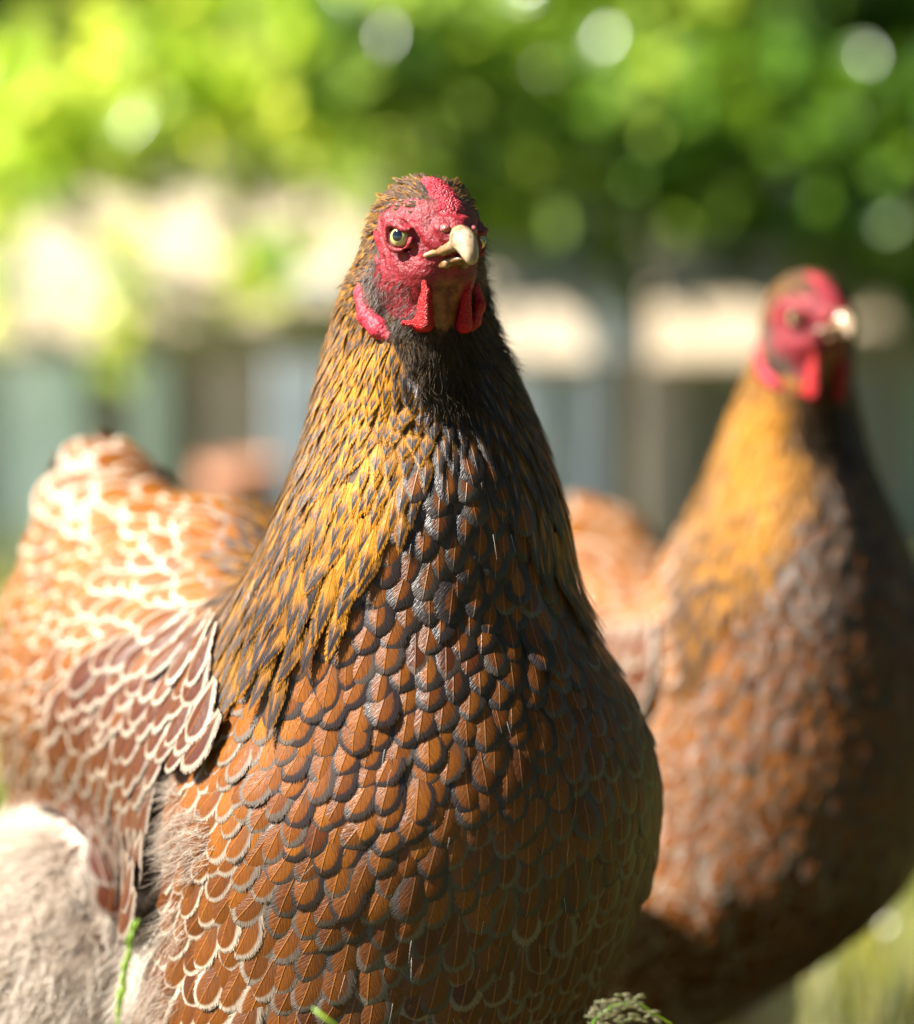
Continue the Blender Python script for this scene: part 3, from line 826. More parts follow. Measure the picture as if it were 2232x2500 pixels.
    def ubeak(q):
        f = None
        for a, b in zip(ub[:-1], ub[1:]):
            for t_ in (0, .33, .66):
                c_ = [a[i]*(1-t_)+b[i]*t_ for i in range(4)]
                g = ellip(q, (c_[0], 0, c_[1]), (max(.10, c_[2]*.8), c_[2], c_[3])); f = g if f is None else smin(f, g, .06)
        for sg in (-1, 1):
            for ga, gb, ra, rb in zip(GP[:-1], GP[1:], GR[:-1], GR[1:]): f = smin(f, capsule(q, ga*np.array([1, sg, 1]), gb*np.array([1, sg, 1]), ra, rb), .05)
        return f
    v, f_ = surf_net(ubeak, (.7, -1.4, -1.3), (3.9, 1.4, .8), .045 if fine else .09)
    mesh_obj('upper_beak', c2w(glob(v)), f_, M_beak, R0, attrs={'tip': np.clip((v[:, 0]-2.6)/.7, 0, 1)*.8})
    M_beak2 = simple_mat('lower_beak_horn', (.10, .045, .015), (.26, .14, .05), 260, .3, .2, .0006)
    def lbeak(q):
        f = ellip(q, (1.8, 0, -.86), (.95, .50, .18))
        f = smin(f, ellip(q, (2.5, 0, -.82), (.50, .32, .14)), .1)
        for sg in (-1, 1): f = smin(f, capsule(q, (2.25, .34*sg, -.98), (1.3, .55*sg, -1.0), .14, .10), .08)
        return f
    v, f_ = surf_net(lbeak, (.7, -1.0, -1.4), (3.4, 1.0, -.4), .045 if fine else .09)
    mesh_obj('lower_beak', c2w(glob(v)), f_, M_beak2, R0, attrs={'tip': np.zeros(len(v))})
    def nflap(q, sg=1):
        f = ellip(q, (2.24, .50*sg, .22), (.48, .26, .22))
        return -smin(-f, capsule(q, (2.0, .80*sg, .07), (2.55, .74*sg, .13), .045, .035), .03)
    for sg in (-1, 1):
        v, f_ = surf_net(lambda q: nflap(q, sg), (1.6, min(0, sg), -.3), (3.0, max(0, sg), .7), .04 if fine else .08)
        mesh_obj('nostril', c2w(glob(v)), f_, M_nost, R0)
    # wattles
    for sg in (-1, 1):
        foot = .55 if sg < 0 else .12
        def wat(q, sg=sg, foot=foot):
            q = q.copy(); q[:, 2] = -.9+(q[:, 2]+.9)/S.get('wl', 1.0)
            f = capsule(q, (1.45, .95*sg, -.72), (1.62, .76*sg, -1.9), .13, .15)
            f = smin(f, capsule(q, (1.62, .76*sg, -1.9), (1.50, .74*sg, -2.98), .15, .28), .08)
            f = smin(f, ellip(q, (.95, .80*sg, -2.05), (.72, .12, 1.15)), .12)
            f = smin(f, ellip(q, (1.15, (.74+.12*foot)*sg, -2.95), (.45, .24, .28)), .12)
            if foot > .3: f = smin(f, capsule(q, (1.35, .80*sg, -3.0), (.95, 1.32*sg, -2.92), .17, .10), .12)
            w = .006*np.sin(q[:, 0]*31+q[:, 2]*7)*np.sin(q[:, 2]*29+q[:, 1]*11)
            return f+w
        lsurf('wattle', wat, (-.1, min(sg*.2, sg*1.7), -3.5*S.get('wl', 1.0)), (2.2, max(sg*.2, sg*1.7), -.6), .045, M_wattle)
        # ear lobes
        lp = S['lobe'] if sg < 0 else S['lobe_r']
        def lob(q, lp=lp):
            f = None
            for a, b in zip(lp[:-1], lp[1:]):
                g = capsule(q, a[:3], b[:3], a[3], b[3]); f = g if f is None else smin(f, g, .12)
            return f+.008*np.sin(q[:, 2]*13+q[:, 1]*9)
        a_ = np.array(lp)[:, :3]
        lsurf('ear_lobe', lob, a_.min(0)-.45, a_.max(0)+.45, .055, M_lobe)
    # bristles on cheeks and throat
    hn = S['nbr']; c_ = hv2[hf].mean(1)
    ok = np.where((c_[:, 0] < 1.3) & (c_[:, 2] < -.55) & (c_[:, 2] > -3.3) & ((np.abs(c_[:, 1]) > .55) | (c_[:, 2] < -2.3)) & ((c_[:, 2] < -1.15) | (c_[:, 0] < .1)))[0]
    ok2 = np.where((c_[:, 0] > -1.3) & (c_[:, 0] < 1.9) & (c_[:, 2] < .9) & (c_[:, 2] > -1.2) & (np.abs(c_[:, 1]) > .5))[0]
    tuft = np.where((c_[:, 0] < -.5) & (c_[:, 0] > -1.5) & (c_[:, 2] < .0) & (c_[:, 2] > -1.2) & (np.abs(c_[:, 1]) > .8))[0]
    for (sel, n, Lr, w, mt, nm) in ((ok, int(hn*.65), (.3, .75), .0001, M_bristle, 'cheek_bristles'), (ok2, hn//7, (.10, .25), .00007, M_bristle, 'face_bristles'), (tuft, hn//3, (.5, .9), .00012, M_tuft, 'ear_tuft')):
        if not len(sel): continue
        ch = RNG.choice(sel, n); pts = hv2[hf[ch]].mean(1); nn_ = grad(lambda q: head_l(q), pts, 1e-2); nn_ /= np.linalg.norm(nn_, axis=1)[:, None]
        d = np.tile([-1.0, 0, -.45], (n, 1)); d = d-nn_*np.sum(nn_*d, 1)[:, None]; d /= np.linalg.norm(d, axis=1)[:, None]
        d = d+nn_*.30+RNG.normal(0, .16, (n, 3))
        build_strands(nm, glob(pts+nn_*.05), d@HM.T, RNG.uniform(*Lr, n)*CM*K, np.full(n, w*K), mt, R0, .1, 3, curlr=.15)
    # black fuzzy beard below the face
    zb = ref(bv[bf].mean(1)); nzb = nz(bv[bf].mean(1))
    strands_on((np.abs(zb[0]-(1042+.30*(zb[1]-780))) < 92-.12*(zb[1]-780)) & (zb[1] > 775) & (zb[1] < 1000) & (nzb[:, 1] < .1) & (zt_ != 9), S['nbr'], 'beard_bristles', (.3, .7), .00011*K, M_beard, nrm=.35, sag=.1, curlr=.2)
    # ragged hair at neck outline on the shaded side
    strands_on((zb[0] > 1150) & (zb[1] > 560) & (zb[1] < 900) & (nzb[:, 0] > .2), S['nbr']//3, 'neck_bristles', (.35, .8), .00013*K, M_bristle, nrm=.55, sag=.0, curlr=.1)
    if fine:
        # loose grey down where breast meets wing, and at the thigh
        def spot(x, y, rx, ry): return ((zb[0]-x)/rx)**2+((zb[1]-y)/ry)**2 < 1
        front = nzb[:, 1] < .1
        strands_on(front & (spot(455, 2060, 75, 95) | spot(420, 1930, 30, 60)), 900, 'side_down', (.6, 1.6), .00008, M_grey, nrm=.5, sag=.02, curlr=.2, dvec=np.array([-1., 0, -.25]))
        strands_on(front & (spot(420, 2260, 50, 70) | spot(395, 2440, 45, 70)), 700, 'thigh_down', (.8, 1.6), .00009, M_grey, nrm=.5, sag=.05, curlr=.2, dvec=np.array([-.8, 0, -.6]))
        strands_on(front & spot(912, 712, 28, 62), 240, 'lobe_bristles', (.25, .5), .00009, M_tuft, nrm=.4, sag=.05, curlr=.2, dvec=np.array([-.1, 0, -1.]))
        # odd shiny filoplumes over the breast
        ch = RNG.choice(np.where(front & (zb[0] > 600) & (zb[0] < 1560) & (zb[1] > 1150) & (zt_ == 2))[0], 36)
        pts = bv[bf[ch]].mean(1); n_ = nz(pts)
        build_strands('filoplumes', pts+n_*.002, flow(pts)*.9+n_*.28+RNG.normal(0, .18, (36, 3)), RNG.uniform(.4, .9, 36)*CM, np.full(36, .00007), M_filament, R0, .05, 4, curlr=.12)
    # legs ---------------------------------------------------------------------
    for sg in (-1, 1):
        top = np.array(P(*S['leg'][0 if sg < 0 else 1])); tw_ = c2w(top)
        foot = tw_.copy(); foot[2] = .012; foot[1] -= .01
        knee = tw_*.62+foot*.38; knee[1] += .018
        Lg = MB()
        Lg.tube([tw_+np.array([0, 0, .04]), tw_, tw_*.8+knee*.2, knee, knee*.5+foot*.5, foot], [.020*K, .016*K, .010*K, .0072*K, .0056*K, .0062*K], 12)
        lg = Lg.build('leg', M_leg, R0)
        for an, ln in ((-38, .055), (0, .065), (38, .055), (180, .026)):
            a = math.radians(an)+math.radians(S.get('legyaw', 20)); dv = np.array([math.sin(a), -math.cos(a), 0])*ln*K
            T = MB(); T.tube([foot, foot+dv*.35+np.array([0, 0, .002]), foot+dv*.8-np.array([0, 0, .004]), foot+dv*1.0-np.array([0, 0, .007])], [.0062*K, .0055*K, .0042*K, .0012*K], 8)
            T.build('toe', M_leg, lg)
    return R0
M_nost = skin_mat('nostril_skin', (.26, .05, .05), (.38, .12, .10), (.20, .03, .03), .25, .22, 900)
M_tuft = hair_mat('ear_tuft_hair', (.12, .08, .07), (.42, .33, .29))
M_beard = hair_mat('beard_hair', (.012, .008, .006), (.15, .085, .03), .5)
M_grey = hair_mat('grey_down', (.22, .15, .11), (.70, .58, .46))
M_leg = simple_mat('leg_scale', (.62, .42, .20), (.75, .60, .36), 300, .5, .4, .001)

# ------------------------------------------------------------------ the hens
d1 = 1.10
rows1 = [  # y, left, right, centre depth, depth/width
 (470, 990, 1125, 1.105, 1.1), (500, 945, 1165, 1.105, 1.1), (540, 920, 1182, 1.108, 1.1), (600, 880, 1185, 1.112, 1.1), (650, 850, 1190, 1.115, 1.05), (736, 806, 1206, 1.118, 1.0),
 (834, 786, 1232, 1.12, .95), (944, 755, 1290, 1.12, .92), (1079, 727, 1346, 1.12, .95), (1190, 684, 1383, 1.12, .95),
 (1288, 648, 1404, 1.122, .95), (1400, 605, 1410, 1.125, .95), (1500, 565, 1440, 1.128, .93), (1600, 545, 1500, 1.13, .92),
 (1740, 520, 1580, 1.133, .90), (1840, 480, 1615, 1.135, .88), (1925, 440, 1628, 1.137, .88), (2023, 405, 1624, 1.14, .88),
 (2146, 385, 1596, 1.143, .88), (2244, 370, 1562, 1.146, .88), (2391, 345, 1508, 1.15, .90), (2500, 335, 1455, 1.152, .92),
 (2620, 350, 1380, 1.155, .95), (2740, 420, 1260, 1.16, .95), (2830, 520, 1120, 1.165, .9), (2880, 640, 980, 1.17, .9)]
blobs1 = [ # px, py, depth, rx, ry, rz (cm), yaw, tilt
 (760, 1850, 1.205, 7.6, 10.0, 7.6, 30, 0), (440, 1700, 1.275, 6.6, 8.5, 6.9, 30, 0), (350, 1500, 1.31, 4.4, 5.0, 4.6, 25, 0),
 (540, 1500, 1.265, 4.4, 5.5, 4.5, 30, 0), (265, 1235, 1.335, 2.1, 2.4, 2.3, 15, 0), (290, 1340, 1.33, 2.6, 2.6, 2.6, 15, 0), (130, 2440, 1.232, 6.3, 6.5, 6.6, 20, 0), (340, 2260, 1.295, 5.8, 7.0, 6.2, 20, 0), (130, 1720, 1.32, 2.0, 4, 5.6, 10, 0)]
flow1 = [
 (1050, 600, 1.15, 0, .2, -1), (1050, 900, 1.07, 0, 0, -1), (830, 900, 1.11, -.2, .1, -1), (1250, 900, 1.11, .28, .1, -1), (700, 1200, 1.12, -.42, .1, -1), (600, 1450, 1.12, -.55, .15, -1),
 (850, 1300, 1.07, -.30, 0, -1), (1350, 1200, 1.12, .30, .1, -1), (1040, 1300, 1.05, 0, -.2, -1), (1050, 1900, 1.03, 0, 0, -1), (1000, 2400, 1.05, 0, .1, -1),
 (1250, 1700, 1.05, .1, 0, -1), (1500, 1900, 1.1, .12, .1, -1), (1450, 2300, 1.1, -.1, .1, -1), (760, 1700, 1.07, -.35, .1, -1), (560, 1750, 1.12, -.6, .25, -.9), (620, 2000, 1.09, -.75, .1, -.8),
 (480, 2100, 1.11, -.95, .1, -.5), (650, 2300, 1.08, -.6, .1, -1), (800, 2450, 1.07, -.3, .1, -1), (430, 2400, 1.13, -.9, .1, -.7), (800, 1950, 1.06, -.45, 0, -1),
 (500, 1700, 1.19, -.65, .3, -.8), (350, 1850, 1.2, -.3, .2, -1), (380, 2050, 1.18, -.1, .1, -1), (250, 2050, 1.2, .1, .1, -1), (200, 1750, 1.24, -.4, .5, -.8), (100, 1850, 1.26, -.3, .3, -1),
 (450, 1450, 1.22, -.85, .7, -.25), (250, 1450, 1.27, -.9, .5, -.2), (520, 1300, 1.22, -.7, .8, .05), (400, 1230, 1.28, -.7, .7, .3), (260, 1150, 1.31, -.5, .2, .8), (330, 1300, 1.29, -.8, .5, .3),
 (150, 1300, 1.30, -.9, .2, .1), (40, 1600, 1.30, -.6, .5, -.7), (100, 2300, 1.19, -.6, 0, -.6), (300, 2350, 1.17, -.7, 0, -.5), (0, 2100, 1.2, -.5, 0, -.7),
 (1050, 900, 1.18, 0, .2, -1), (1000, 1300, 1.2, 0, .4, -1), (900, 1500, 1.3, -.2, 1, -.3), (700, 1700, 1.42, -.4, 1, -.5), (1200, 1900, 1.25, .1, .6, -.9), (450, 1900, 1.42, -.3, .6, -1), (260, 1180, 1.38, -.2, .5, .8)]
lobeL = [(-1.75, -1.55, -.95, .18), (-1.50, -1.72, -1.8, .30), (-1.10, -1.70, -2.6, .38), (-.50, -1.56, -3.05, .36), (-.05, -1.36, -3.32, .22)]
lobeR = [(.65, 1.62, -1.5, .16), (.75, 1.72, -2.2, .20), (.62, 1.60, -2.8, .20), (.40, 1.35, -3.15, .12)]
build_hen(dict(d=d1, k=1.0, rows=rows1, blobs=blobs1, flow=flow1, head=(1040, 590), yaw=27, h=.0032, norm=lambda x, y: (x, y), lobe=lobeL, lobe_r=lobeR,
    foot=(900, 3300, 1.15), leg=[(760, 2820, 1.16), (1060, 2820, 1.15)], fine=True, den=1.0, ndown=26000, nbr=2600,
    label='large sharp hen in front, gold neck, chestnut breast laced with grey, staring at the camera'))
rows2 = [
 (690, 1940, 2040, 1.365, 1.1), (740, 1900, 2085, 1.365, 1.1), (800, 1872, 2095, 1.368, 1.1), (860, 1838, 2090, 1.37, 1.05), (930, 1808, 2085, 1.372, 1.0), (981, 1785, 2092, 1.375, .95),
 (1104, 1738, 2130, 1.378, .95), (1226, 1686, 2180, 1.38, .95), (1349, 1615, 2235, 1.385, .95), (1472, 1560, 2285, 1.39, .93), (1600, 1520, 2320, 1.392, .9),
 (1740, 1500, 2335, 1.395, .9), (1880, 1480, 2335, 1.397, .9), (2000, 1460, 2310, 1.4, .9), (2100, 1440, 2262, 1.4, .9), (2200, 1420, 2190, 1.4, .9), (2300, 1400, 2080, 1.405, .9),
 (2400, 1400, 1930, 1.41, .9), (2480, 1430, 1800, 1.415, .9), (2550, 1480, 1700, 1.42, .9)]
blobs2 = [(1650, 1900, 1.46, 7.5, 9, 8.5, 30, 0), (1440, 1620, 1.52, 6.0, 7.0, 6.4, 25, 0), (1460, 1370, 1.56, 3.0, 3.0, 2.8, 15, 0), (1400, 2150, 1.5, 5, 6, 6, 20, 0)]
flow2 = []
for (x, y, d, a, b, c) in flow1: flow2.append((1980+(x-1055)*.78, 800+(y-600)*.8, 1.36+(d-1.1)*1.1, a, b, c))
build_hen(dict(d=1.362, k=.90, rows=rows2, blobs=blobs2, flow=flow2, head=(1972, 782), yaw=31, wl=1.28, h=.0045, norm=lambda x, y: ((x-1980)/.78+1055, (y-800)/.8+600), lobe=lobeL, lobe_r=lobeR, tailx=650,
    foot=(1750, 2900, 1.42), leg=[(1580, 2500, 1.41), (1860, 2560, 1.42)], goldneck=.7, sheen_add=.3, fine=False, den=.95, ndown=6000, nbr=900,
    label='out of focus hen standing behind at the right, orange neck and dark shaded breast'))

# ------------------------------------------------------------------ ground and grass
M_ground = simple_mat('soil_turf', (.06, .07, .02), (.14, .12, .05), 18, .9, .6, .01)
gv = []; gf = []; n = 60
xs = np.sinh(np.linspace(-4.2, 4.2, n)); xs = xs/xs.max()*60
yy = np.sinh(np.linspace(-4.2, 4.2, n)); yy = yy/yy.max()*60+1.5
for j, y in enumerate(yy):
    for i, x in enumerate(xs):
        gv.append((x, y, .006*math.sin(x*9+y*4)*math.sin(y*7-x*3)-.006))
for j in range(n-1):
    for i in range(n-1): gf.append((j*n+i, j*n+i+1, (j+1)*n+i+1, (j+1)*n+i))
tag(mesh_obj('ground', gv, gf, M_ground), kind='structure')
M_grass = leaf_mat('grass_blades', (.12, .18, .02), (.36, .34, .09), .45, .45)
def blades(name, n, xr, yr, hr, w, parent=None):
    r = np.stack([RNG.uniform(*xr, n), RNG.uniform(*yr, n), np.full(n, -.004)], 1)
    a = RNG.uniform(0, 2*math.pi, n); h = RNG.uniform(*hr, n); ln = RNG.uniform(.1, .8, n)
    dv = np.stack([np.cos(a), np.sin(a), np.zeros(n)], 1); s = np.stack([-np.sin(a), np.cos(a), np.zeros(n)], 1)
    V = np.empty((n, 4, 2, 3))
    for i, t in enumerate((0, .4, .75, 1)):
        c = r+np.array([0, 0, 1.])*(h*(t-.25*ln*t*t))[:, None]+dv*(h*ln*t*t*.7)[:, None]; ww = w*(1-t**2*.92)
        V[:, i, 0] = c-s*ww; V[:, i, 1] = c+s*ww
    b = np.arange(n)[:, None, None]*8; i = np.arange(3)
    F = np.stack([i*2, i*2+1, i*2+3, i*2+2], -1)[None]+b
    return mesh_obj(name, V.reshape(-1, 3), F.reshape(-1, 4), M_grass, parent, attrs={'rnd': np.repeat(RNG.random(n), 8)})
tag(blades('grass', 42000, (-1.6, 1.6), (.75, 3.6), (.02, .085), .0018), 'short yellow green grass growing over the yard', 'grass', kind='stuff')

M_gg = leaf_mat('fresh_grass', (.16, .36, .02), (.45, .60, .06), .4, .35)
M_seed = leaf_mat('grass_seed', (.10, .16, .03), (.28, .20, .12), .3, .45)
def stalk(name, pts, w, label, seeds):
    base = c2w(P(*pts[0])); base[2] = 0
    R = empty(name, base, label, 'grass stalk')
    pw_ = [base]+[c2w(P(*p)) for p in pts]
    T = MB(); T.tube(pw_, [w*1.3]+[w*(1-.6*i/len(pts)) for i in range(len(pts))], 6)
    T.build('stem', M_gg, R)
    o = T = MB()
    for (p, d, l, r) in seeds:
        c = c2w(P(*p)); dv = c2w(P(p[0]+d[0], p[1]+d[1], p[2]))-c; dv = dv/np.linalg.norm(dv)*l
        T.tube([c, c+dv*.3, c+dv*.7, c+dv], [r*.3, r, r*.8, r*.1], 5)
    if seeds:
        ob = T.build('seed_head', M_gg if 'green' in label[:14] else M_seed, R)
    for ob in R.children:
        a = ob.data.attributes.new('rnd', 'FLOAT', 'POINT'); a.data.foreach_set('value', RNG.random(len(ob.data.vertices)).astype(np.float32))
    return R
sd = [((288+(324-288)*t+random.uniform(-6, 6), 2500+(2262-2500)*t, 1.0), (random.uniform(-8, 8)+4, -30), .0045, .0007) for t in np.linspace(.05, .95, 34)]
stalk('grass_stalk', [(280, 2620, 1.0), (288, 2500, 1.0), (308, 2370, 1.0), (324, 2262, 1.0)], .0007, 'bright green upright grass spike in front of the fluffy rear of the hen', sd)
stalk('grass_stalk', [(900, 2640, .99), (840, 2520, .99), (800, 2490, .99), (765, 2462, .99)], .0008, 'pale green blade leaning across the bottom of the big breast', [])
sd = []
br = [((1440, 2510), (1560, 2440)), ((1440, 2490), (1530, 2432)), ((1450, 2500), (1600, 2490)), ((1430, 2480), (1480, 2450)), ((1480, 2470), (1590, 2470))]
for (a, b) in br:
    for t in np.linspace(0, 1, 22):
        sd.append(((a[0]+(b[0]-a[0])*t+random.uniform(-5, 5), a[1]+(b[1]-a[1])*t-14*math.sin(math.pi*t)+random.uniform(-9, 9), 1.03), (10, random.uniform(-3, 9)), .0032, .00038))
stalk('grass_stalk', [(1440, 2640, 1.03), (1436, 2560, 1.03), (1450, 2490, 1.03), (1500, 2452, 1.03), (1560, 2450, 1.03), (1640, 2500, 1.03)], .0004, 'drooping dark seeded grass head beside the lower right of the breast', sd)

# ------------------------------------------------------------------ coop, timber, posts
M_wood = simple_mat('weathered_timber', (.34, .27, .19), (.56, .47, .35), 30, .75, .4, .003, .3, (1, 8, 8))
M_wood3 = simple_mat('shaded_timber', (.33, .255, .17), (.54, .43, .30), 30, .75, .4, .003, .3, (1, 8, 8))  # slightly darker timber: shrub shade on the right boards put into colour
M_wood2 = simple_mat('grey_post', (.20, .17, .13), (.36, .31, .24), 30, .8, .4, .003, .3, (6, 6, 1))
M_slate = simple_mat('slate_paint', (.42, .50, .58), (.62, .71, .80), 14, .6, .3, .002)
M_sage = simple_mat('sage_paint', (.40, .56, .47), (.54, .70, .60), 14, .6, .3, .002)
M_terra = simple_mat('terracotta', (.30, .12, .06), (.42, .20, .11), 40, .8, .3, .002)
M_wire = simple_mat('galvanised_wire', (.35, .36, .37), (.55, .55, .55), 100, .4, .1, .001)
FD = 3.05
def wx(px, d=FD): return (px-1116)/FPX*d
def wz(py, d=FD): return float(c2w(P(1116, py, d))[2])
yF = float(c2w(P(1116, 1000, FD))[1])
coop = empty('hen_coop', (0, yF, 0), 'low hen coop with pale timber rail, wire front and grey green boards under the leaves', 'coop')
for (x0, x1, y0, y1, dy) in ((-1500, 880, 495, 700, .11), (-1500, 880, 715, 865, .0), (925, 1435, 600, 865, -.13), (1575, 1900, 605, 865, -.13), (2010, 3700, 640, 880, .01)):
    hz_ = (wz(y0)-wz(y1))/2; tl = math.radians(38)        # boards pitched back like a lean-to roof
    b = MB(); b.box(((wx(x0)+wx(x1))/2, yF+dy+hz_*math.tan(tl), (wz(y0)+wz(y1))/2), ((wx(x1)-wx(x0))/2, .010, hz_/math.cos(tl)), bev=.003, rx=-tl); b.build('roof_board', M_wood if x0 < 1500 else M_wood3, coop, False)
for x0, x1 in ((-620, -520), (205, 310), (880, 925), (1470, 1540), (1660, 1780), (2120, 2190), (2700, 2790)):
    b = MB(); zt_ = wz(872); b.box(((wx(x0)+wx(x1))/2, yF+.030, zt_/2), ((wx(x1)-wx(x0))/2, .014, zt_/2), bev=.004); b.build('post', M_wood2, coop, False)
x = -1600; i = 0
while x < 3800:
    w_ = 190+90*((i*37) % 5)/5
    b = MB(); b.box((wx(x+w_/2, 3.16), yF+.11+.004*(i % 2), .15), (w_/2/FPX*3.16-.002, .011, .15), bev=.003)
    b.build('back_board', (M_slate, M_sage, M_slate, M_wood2, M_sage)[(i*2+(1 if 800 < x < 1500 else 0)) % 5], coop, False); x += w_; i += 1
b = MB()
for k in range(24):
    z = .01+k*.0115; b.box((0.15, yF-.018, z), (1.35, .0006, .0006))
for k in range(120):
    b.box((-1.2+k*.0225, yF-.0195, .14), (.0006, .0006, .14))
b.build('wire_front', M_wire, coop, False)
pot = empty('plant_pot', PW(585, 1300, 2.86)*np.array([1, 1, 0]), 'blurred terracotta pot standing before the coop, seen between the tail and the neck', 'pot')
c = np.array(pot.location); b = MB(); R_ = .036
prof = [(.70, 0), (.92, .09), (.93, .093), (1.0, .094), (1.02, .118), (.92, .118), (.88, .09), (.7, .085)]
V = []; F = []
for (r_, z_) in prof:
    for k in range(32): V.append(c+np.array([math.cos(k*math.pi/16)*r_*R_, math.sin(k*math.pi/16)*r_*R_, z_*1.25]))
for i in range(len(prof)-1):
    for k in range(32): F.append((i*32+k, i*32+(k+1) % 32, (i+1)*32+(k+1) % 32, (i+1)*32+k))
F.append(tuple(range(31, -1, -1)))
mesh_obj('pot_wall', V, F, M_terra, pot, True)
k0 = (len(prof)-1)*32
mesh_obj('pot_soil', [V[k0+k] for k in range(32)], [tuple(range(32))], M_ground, pot, False)

# ------------------------------------------------------------------ hedges
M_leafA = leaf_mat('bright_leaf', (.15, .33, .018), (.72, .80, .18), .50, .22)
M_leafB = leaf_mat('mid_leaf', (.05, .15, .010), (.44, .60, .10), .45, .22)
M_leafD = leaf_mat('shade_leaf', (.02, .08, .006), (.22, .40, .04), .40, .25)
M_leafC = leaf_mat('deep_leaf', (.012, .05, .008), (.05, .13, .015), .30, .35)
M_bark = simple_mat('bark', (.09, .065, .045), (.17, .13, .10), 60, .85, .5, .004, .3, (1, 1, .3))
def leaf_cloud(pts, size, nrm_bias=(0, 0, .0)):
    n = len(pts); a = RNG.normal(size=(n, 3)); a[:, 2] -= .5; a /= np.linalg.norm(a, axis=1)[:, None]
    r = RNG.normal(size=(n, 3))+np.array([-.35, -.5, .9]); s = np.cross(a, r); s /= np.linalg.norm(s, axis=1)[:, None]
    nn = np.cross(s, a); L = size*RNG.uniform(.6, 1.3, n)
    prof = ((0, .05), (.25, .36), (.55, .40), (.82, .22), (1, .01))
    V = np.empty((n, 5, 3, 3))
    for i, (t, w) in enumerate(prof):
        c = pts+a*(L*t)[:, None]-nn*(L*.18*t*t)[:, None]
        V[:, i, 1] = c
        V[:, i, 0] = c-s*(L*w)[:, None]+nn*(L*w*.25)[:, None]; V[:, i, 2] = c+s*(L*w)[:, None]+nn*(L*w*.25)[:, None]
    b = np.arange(n)[:, None, None]*15
    i, k = np.meshgrid(np.arange(4), np.arange(2), indexing='ij')
    F = np.stack([i*3+k, i*3+k+1, (i+1)*3+k+1, (i+1)*3+k], -1)[None]+b[..., None]
    return V.reshape(-1, 3), F.reshape(-1, 4), np.repeat(RNG.random(n), 15)
def hedge(name, label, cat, clumps, nl, size, mat, stems, group=None):
    base = np.mean([c[:3] for c in clumps], 0); base[2] = 0
    R = empty(name, base, label, cat, group)
    pts = []; clumps = list(clumps)
    w = np.array([c[3]**2 for c in clumps]); w = w/w.sum()
    for c, ww in zip(clumps, w):
        k = max(20, int(nl*ww)); v = RNG.normal(size=(k, 3)); v /= np.linalg.norm(v, axis=1)[:, None]
        rr = c[3]*RNG.random(k)**.35*(1+.25*np.sin(v[:, 0]*7+v[:, 2]*5+c[0]*9))
        pts.append(np.array(c[:3])+v*rr[:, None]*np.array([1.1, .8, .9]))
    pts = np.concatenate(pts)
    V, F, rn = leaf_cloud(pts, size)
    mesh_obj('foliage', V, F, mat, R, attrs={'rnd': rn})
    for (a, bb, r) in stems:
        a = np.array(a, float); bb = np.array(bb, float); mid = (a+bb)/2+RNG.normal(0, .03, 3)
        T = MB(); T.tube([a, a*.6+mid*.4, mid, mid*.4+bb*.6, bb], [r, r*.85, r*.7, r*.5, r*.2], 8)
        for q in range(4):
            t = .3+.17*q; p0 = a*(1-t)+bb*t; p1 = p0+np.array([random.uniform(-.3, .3), random.uniform(-.15, .15), random.uniform(.1, .3)])
            T.tube([p0, (p0+p1)/2+RNG.normal(0, .02, 3), p1], [r*.4, r*.25, r*.08], 6)
        T.build('branch', M_bark, R)
    return R
def clump_line(x0, x1, y0, y1, z0, z1, r0, r1, n):
    return [(random.uniform(x0, x1), random.uniform(y0, y1), random.uniform(z0, z1), random.uniform(r0, r1)) for _ in range(n)]
zr = wz(500)
HB = yF+.48
# bright climber on the left, spilling over the rail
cl = clump_line(-1.7, .14, yF+.20, HB+.15, zr+.10, 1.25, .09, .16, 95)+[(wx(px), yF-.05, wz(py), r) for px, py, r in ((60, 430, .05), (150, 380, .06), (330, 330, .06), (480, 330, .06), (700, 320, .07), (850, 340, .06), (20, 250, .08), (250, 200, .09), (550, 150, .09), (-150, 450, .08))]
hedge('climber', 'bright lime green leafy climber spilling over the coop rail at the left', 'hedge', cl, 10500, .036, M_leafA, [((-1.0, HB, 0), (-.9, HB, 1.0), .02), ((-.45, HB, 0), (-.35, HB, 1.0), .018)])
cl = clump_line(.0, .30, yF+.06, HB+.15, zr+.08, 1.25, .08, .16, 34)+[(wx(px), yF-.05, wz(py), r) for px, py, r in ((1150, 400, .06), (1300, 450, .06), (1280, 300, .07), (1400, 330, .07), (1500, 250, .08), (1200, 200, .07), (1620, 480, .06), (1450, 480, .05), (900, 60, .09), (980, 120, .09), (820, 120, .08), (1060, 60, .09), (920, 200, .08))]
hedge('shrub', 'mid green shrub above the coop behind the heads of both hens', 'shrub', cl, 5600, .038, M_leafB, [((.15, HB, 0), (.15, HB, 1.0), .018)])
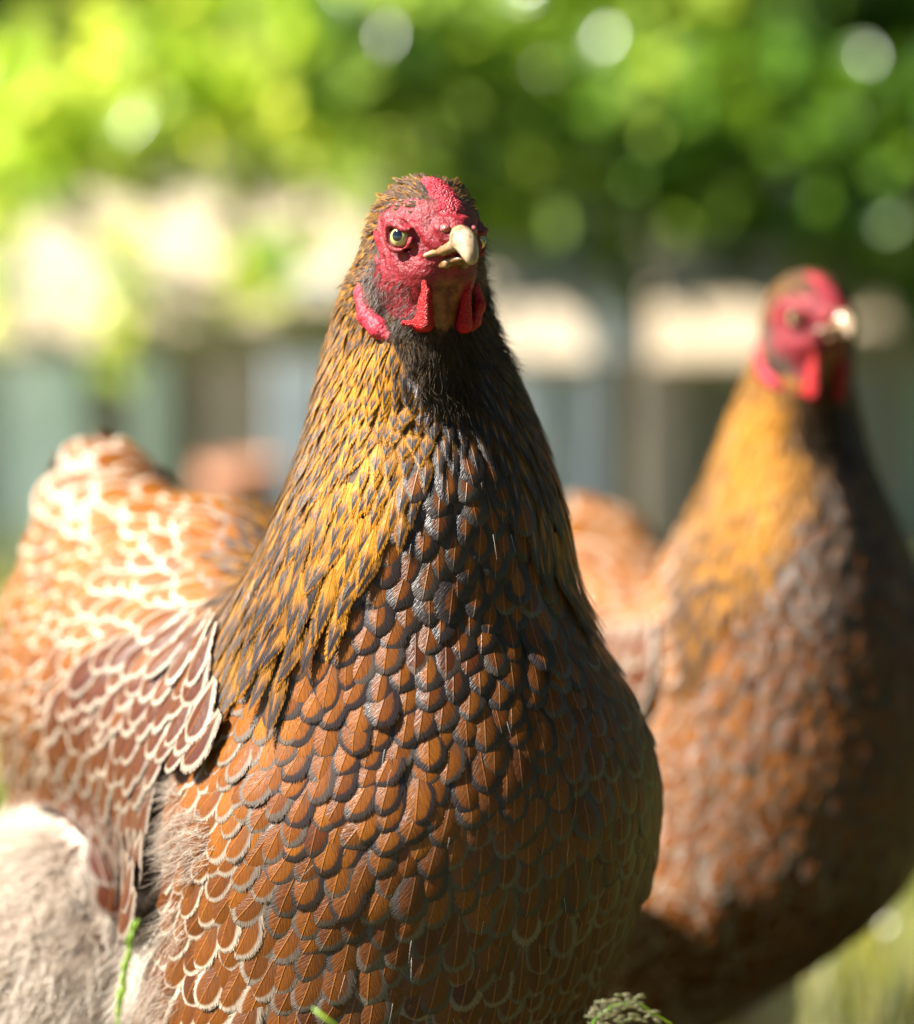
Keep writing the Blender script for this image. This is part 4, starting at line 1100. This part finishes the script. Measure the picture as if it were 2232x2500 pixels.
cl = clump_line(.30, 1.8, yF+.22, HB+.2, zr+.07, 1.6, .09, .17, 75)+[(wx(px), yF-.06, wz(py), r) for px, py, r in ((1800, 470, .07), (1950, 520, .07), (1700, 350, .08), (2000, 380, .08), (2130, 250, .09), (2250, 450, .09), (2150, 620, .06), (2260, 700, .06), (1850, 220, .08))]
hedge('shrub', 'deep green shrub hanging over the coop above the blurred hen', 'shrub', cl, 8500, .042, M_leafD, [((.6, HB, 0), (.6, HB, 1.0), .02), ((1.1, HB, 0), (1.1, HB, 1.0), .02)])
# sprigs hanging before the timber
M_sprig = M_leafA
for i, (px, py, ang, ln, lab) in enumerate(((60, 660, 1.0, 260, 'leafy sprig hanging over the rail at the far left edge'), (330, 760, .6, 260, 'leafy sprig drooping before the rail above the tail'), (620, 620, .2, 150, 'short leafy sprig across the rail beside the neck of the front hen'))):
    a = PW(px, py-190, 2.92); b2 = PW(px-ln*math.sin(ang)*.5, py-190+ln*1.2, 2.92)
    if i == 2: a = PW(760, 560, 2.92); b2 = PW(590, 690, 2.92)
    R = empty('leaf_sprig', a, lab, 'sprig', 'sprigs hanging over the coop rail')
    T = MB(); T.tube([a+np.array([0, .12, .05]), a, (a+b2)/2+np.array([.01, -.01, .01]), b2], [.003, .0025, .002, .0008], 6); T.build('stem', M_bark, R)
    t = RNG.random(26)[:, None]; pts = a*(1-t)+b2*t+RNG.normal(0, .012, (26, 3))
    V, F, rn = leaf_cloud(pts, .032); mesh_obj('foliage', V, F, M_sprig, R, attrs={'rnd': rn})
# dark evergreen mass further back, closes the view above the coop; unseen right and rear clumps added to block sky
cl = clump_line(-3.2, 3.2, 4.6, 5.6, .2, 2.2, .25, .45, 110)+clump_line(1.7, 2.5, -1.2, 4.6, .2, 3.4, .3, .5, 80)+clump_line(-.8, .3, 4.1, 4.5, .5, 1.4, .25, .35, 14)+clump_line(-.4, 2.4, -1.9, -1.2, .2, 3.2, .3, .5, 44)
hedge('hedge_and_sky_block', 'tall dark evergreen hedge far behind the coop, plus unseen clumps added to block sky light', 'hedge', cl, 34000, .12, M_leafC, [((-2.0, 5.2, 0), (-2.0, 5.2, 1.8), .05), ((0.2, 5.2, 0), (0.2, 5.2, 1.8), .05), ((2.0, 5.2, 0), (2.0, 5.2, 1.8), .05)])
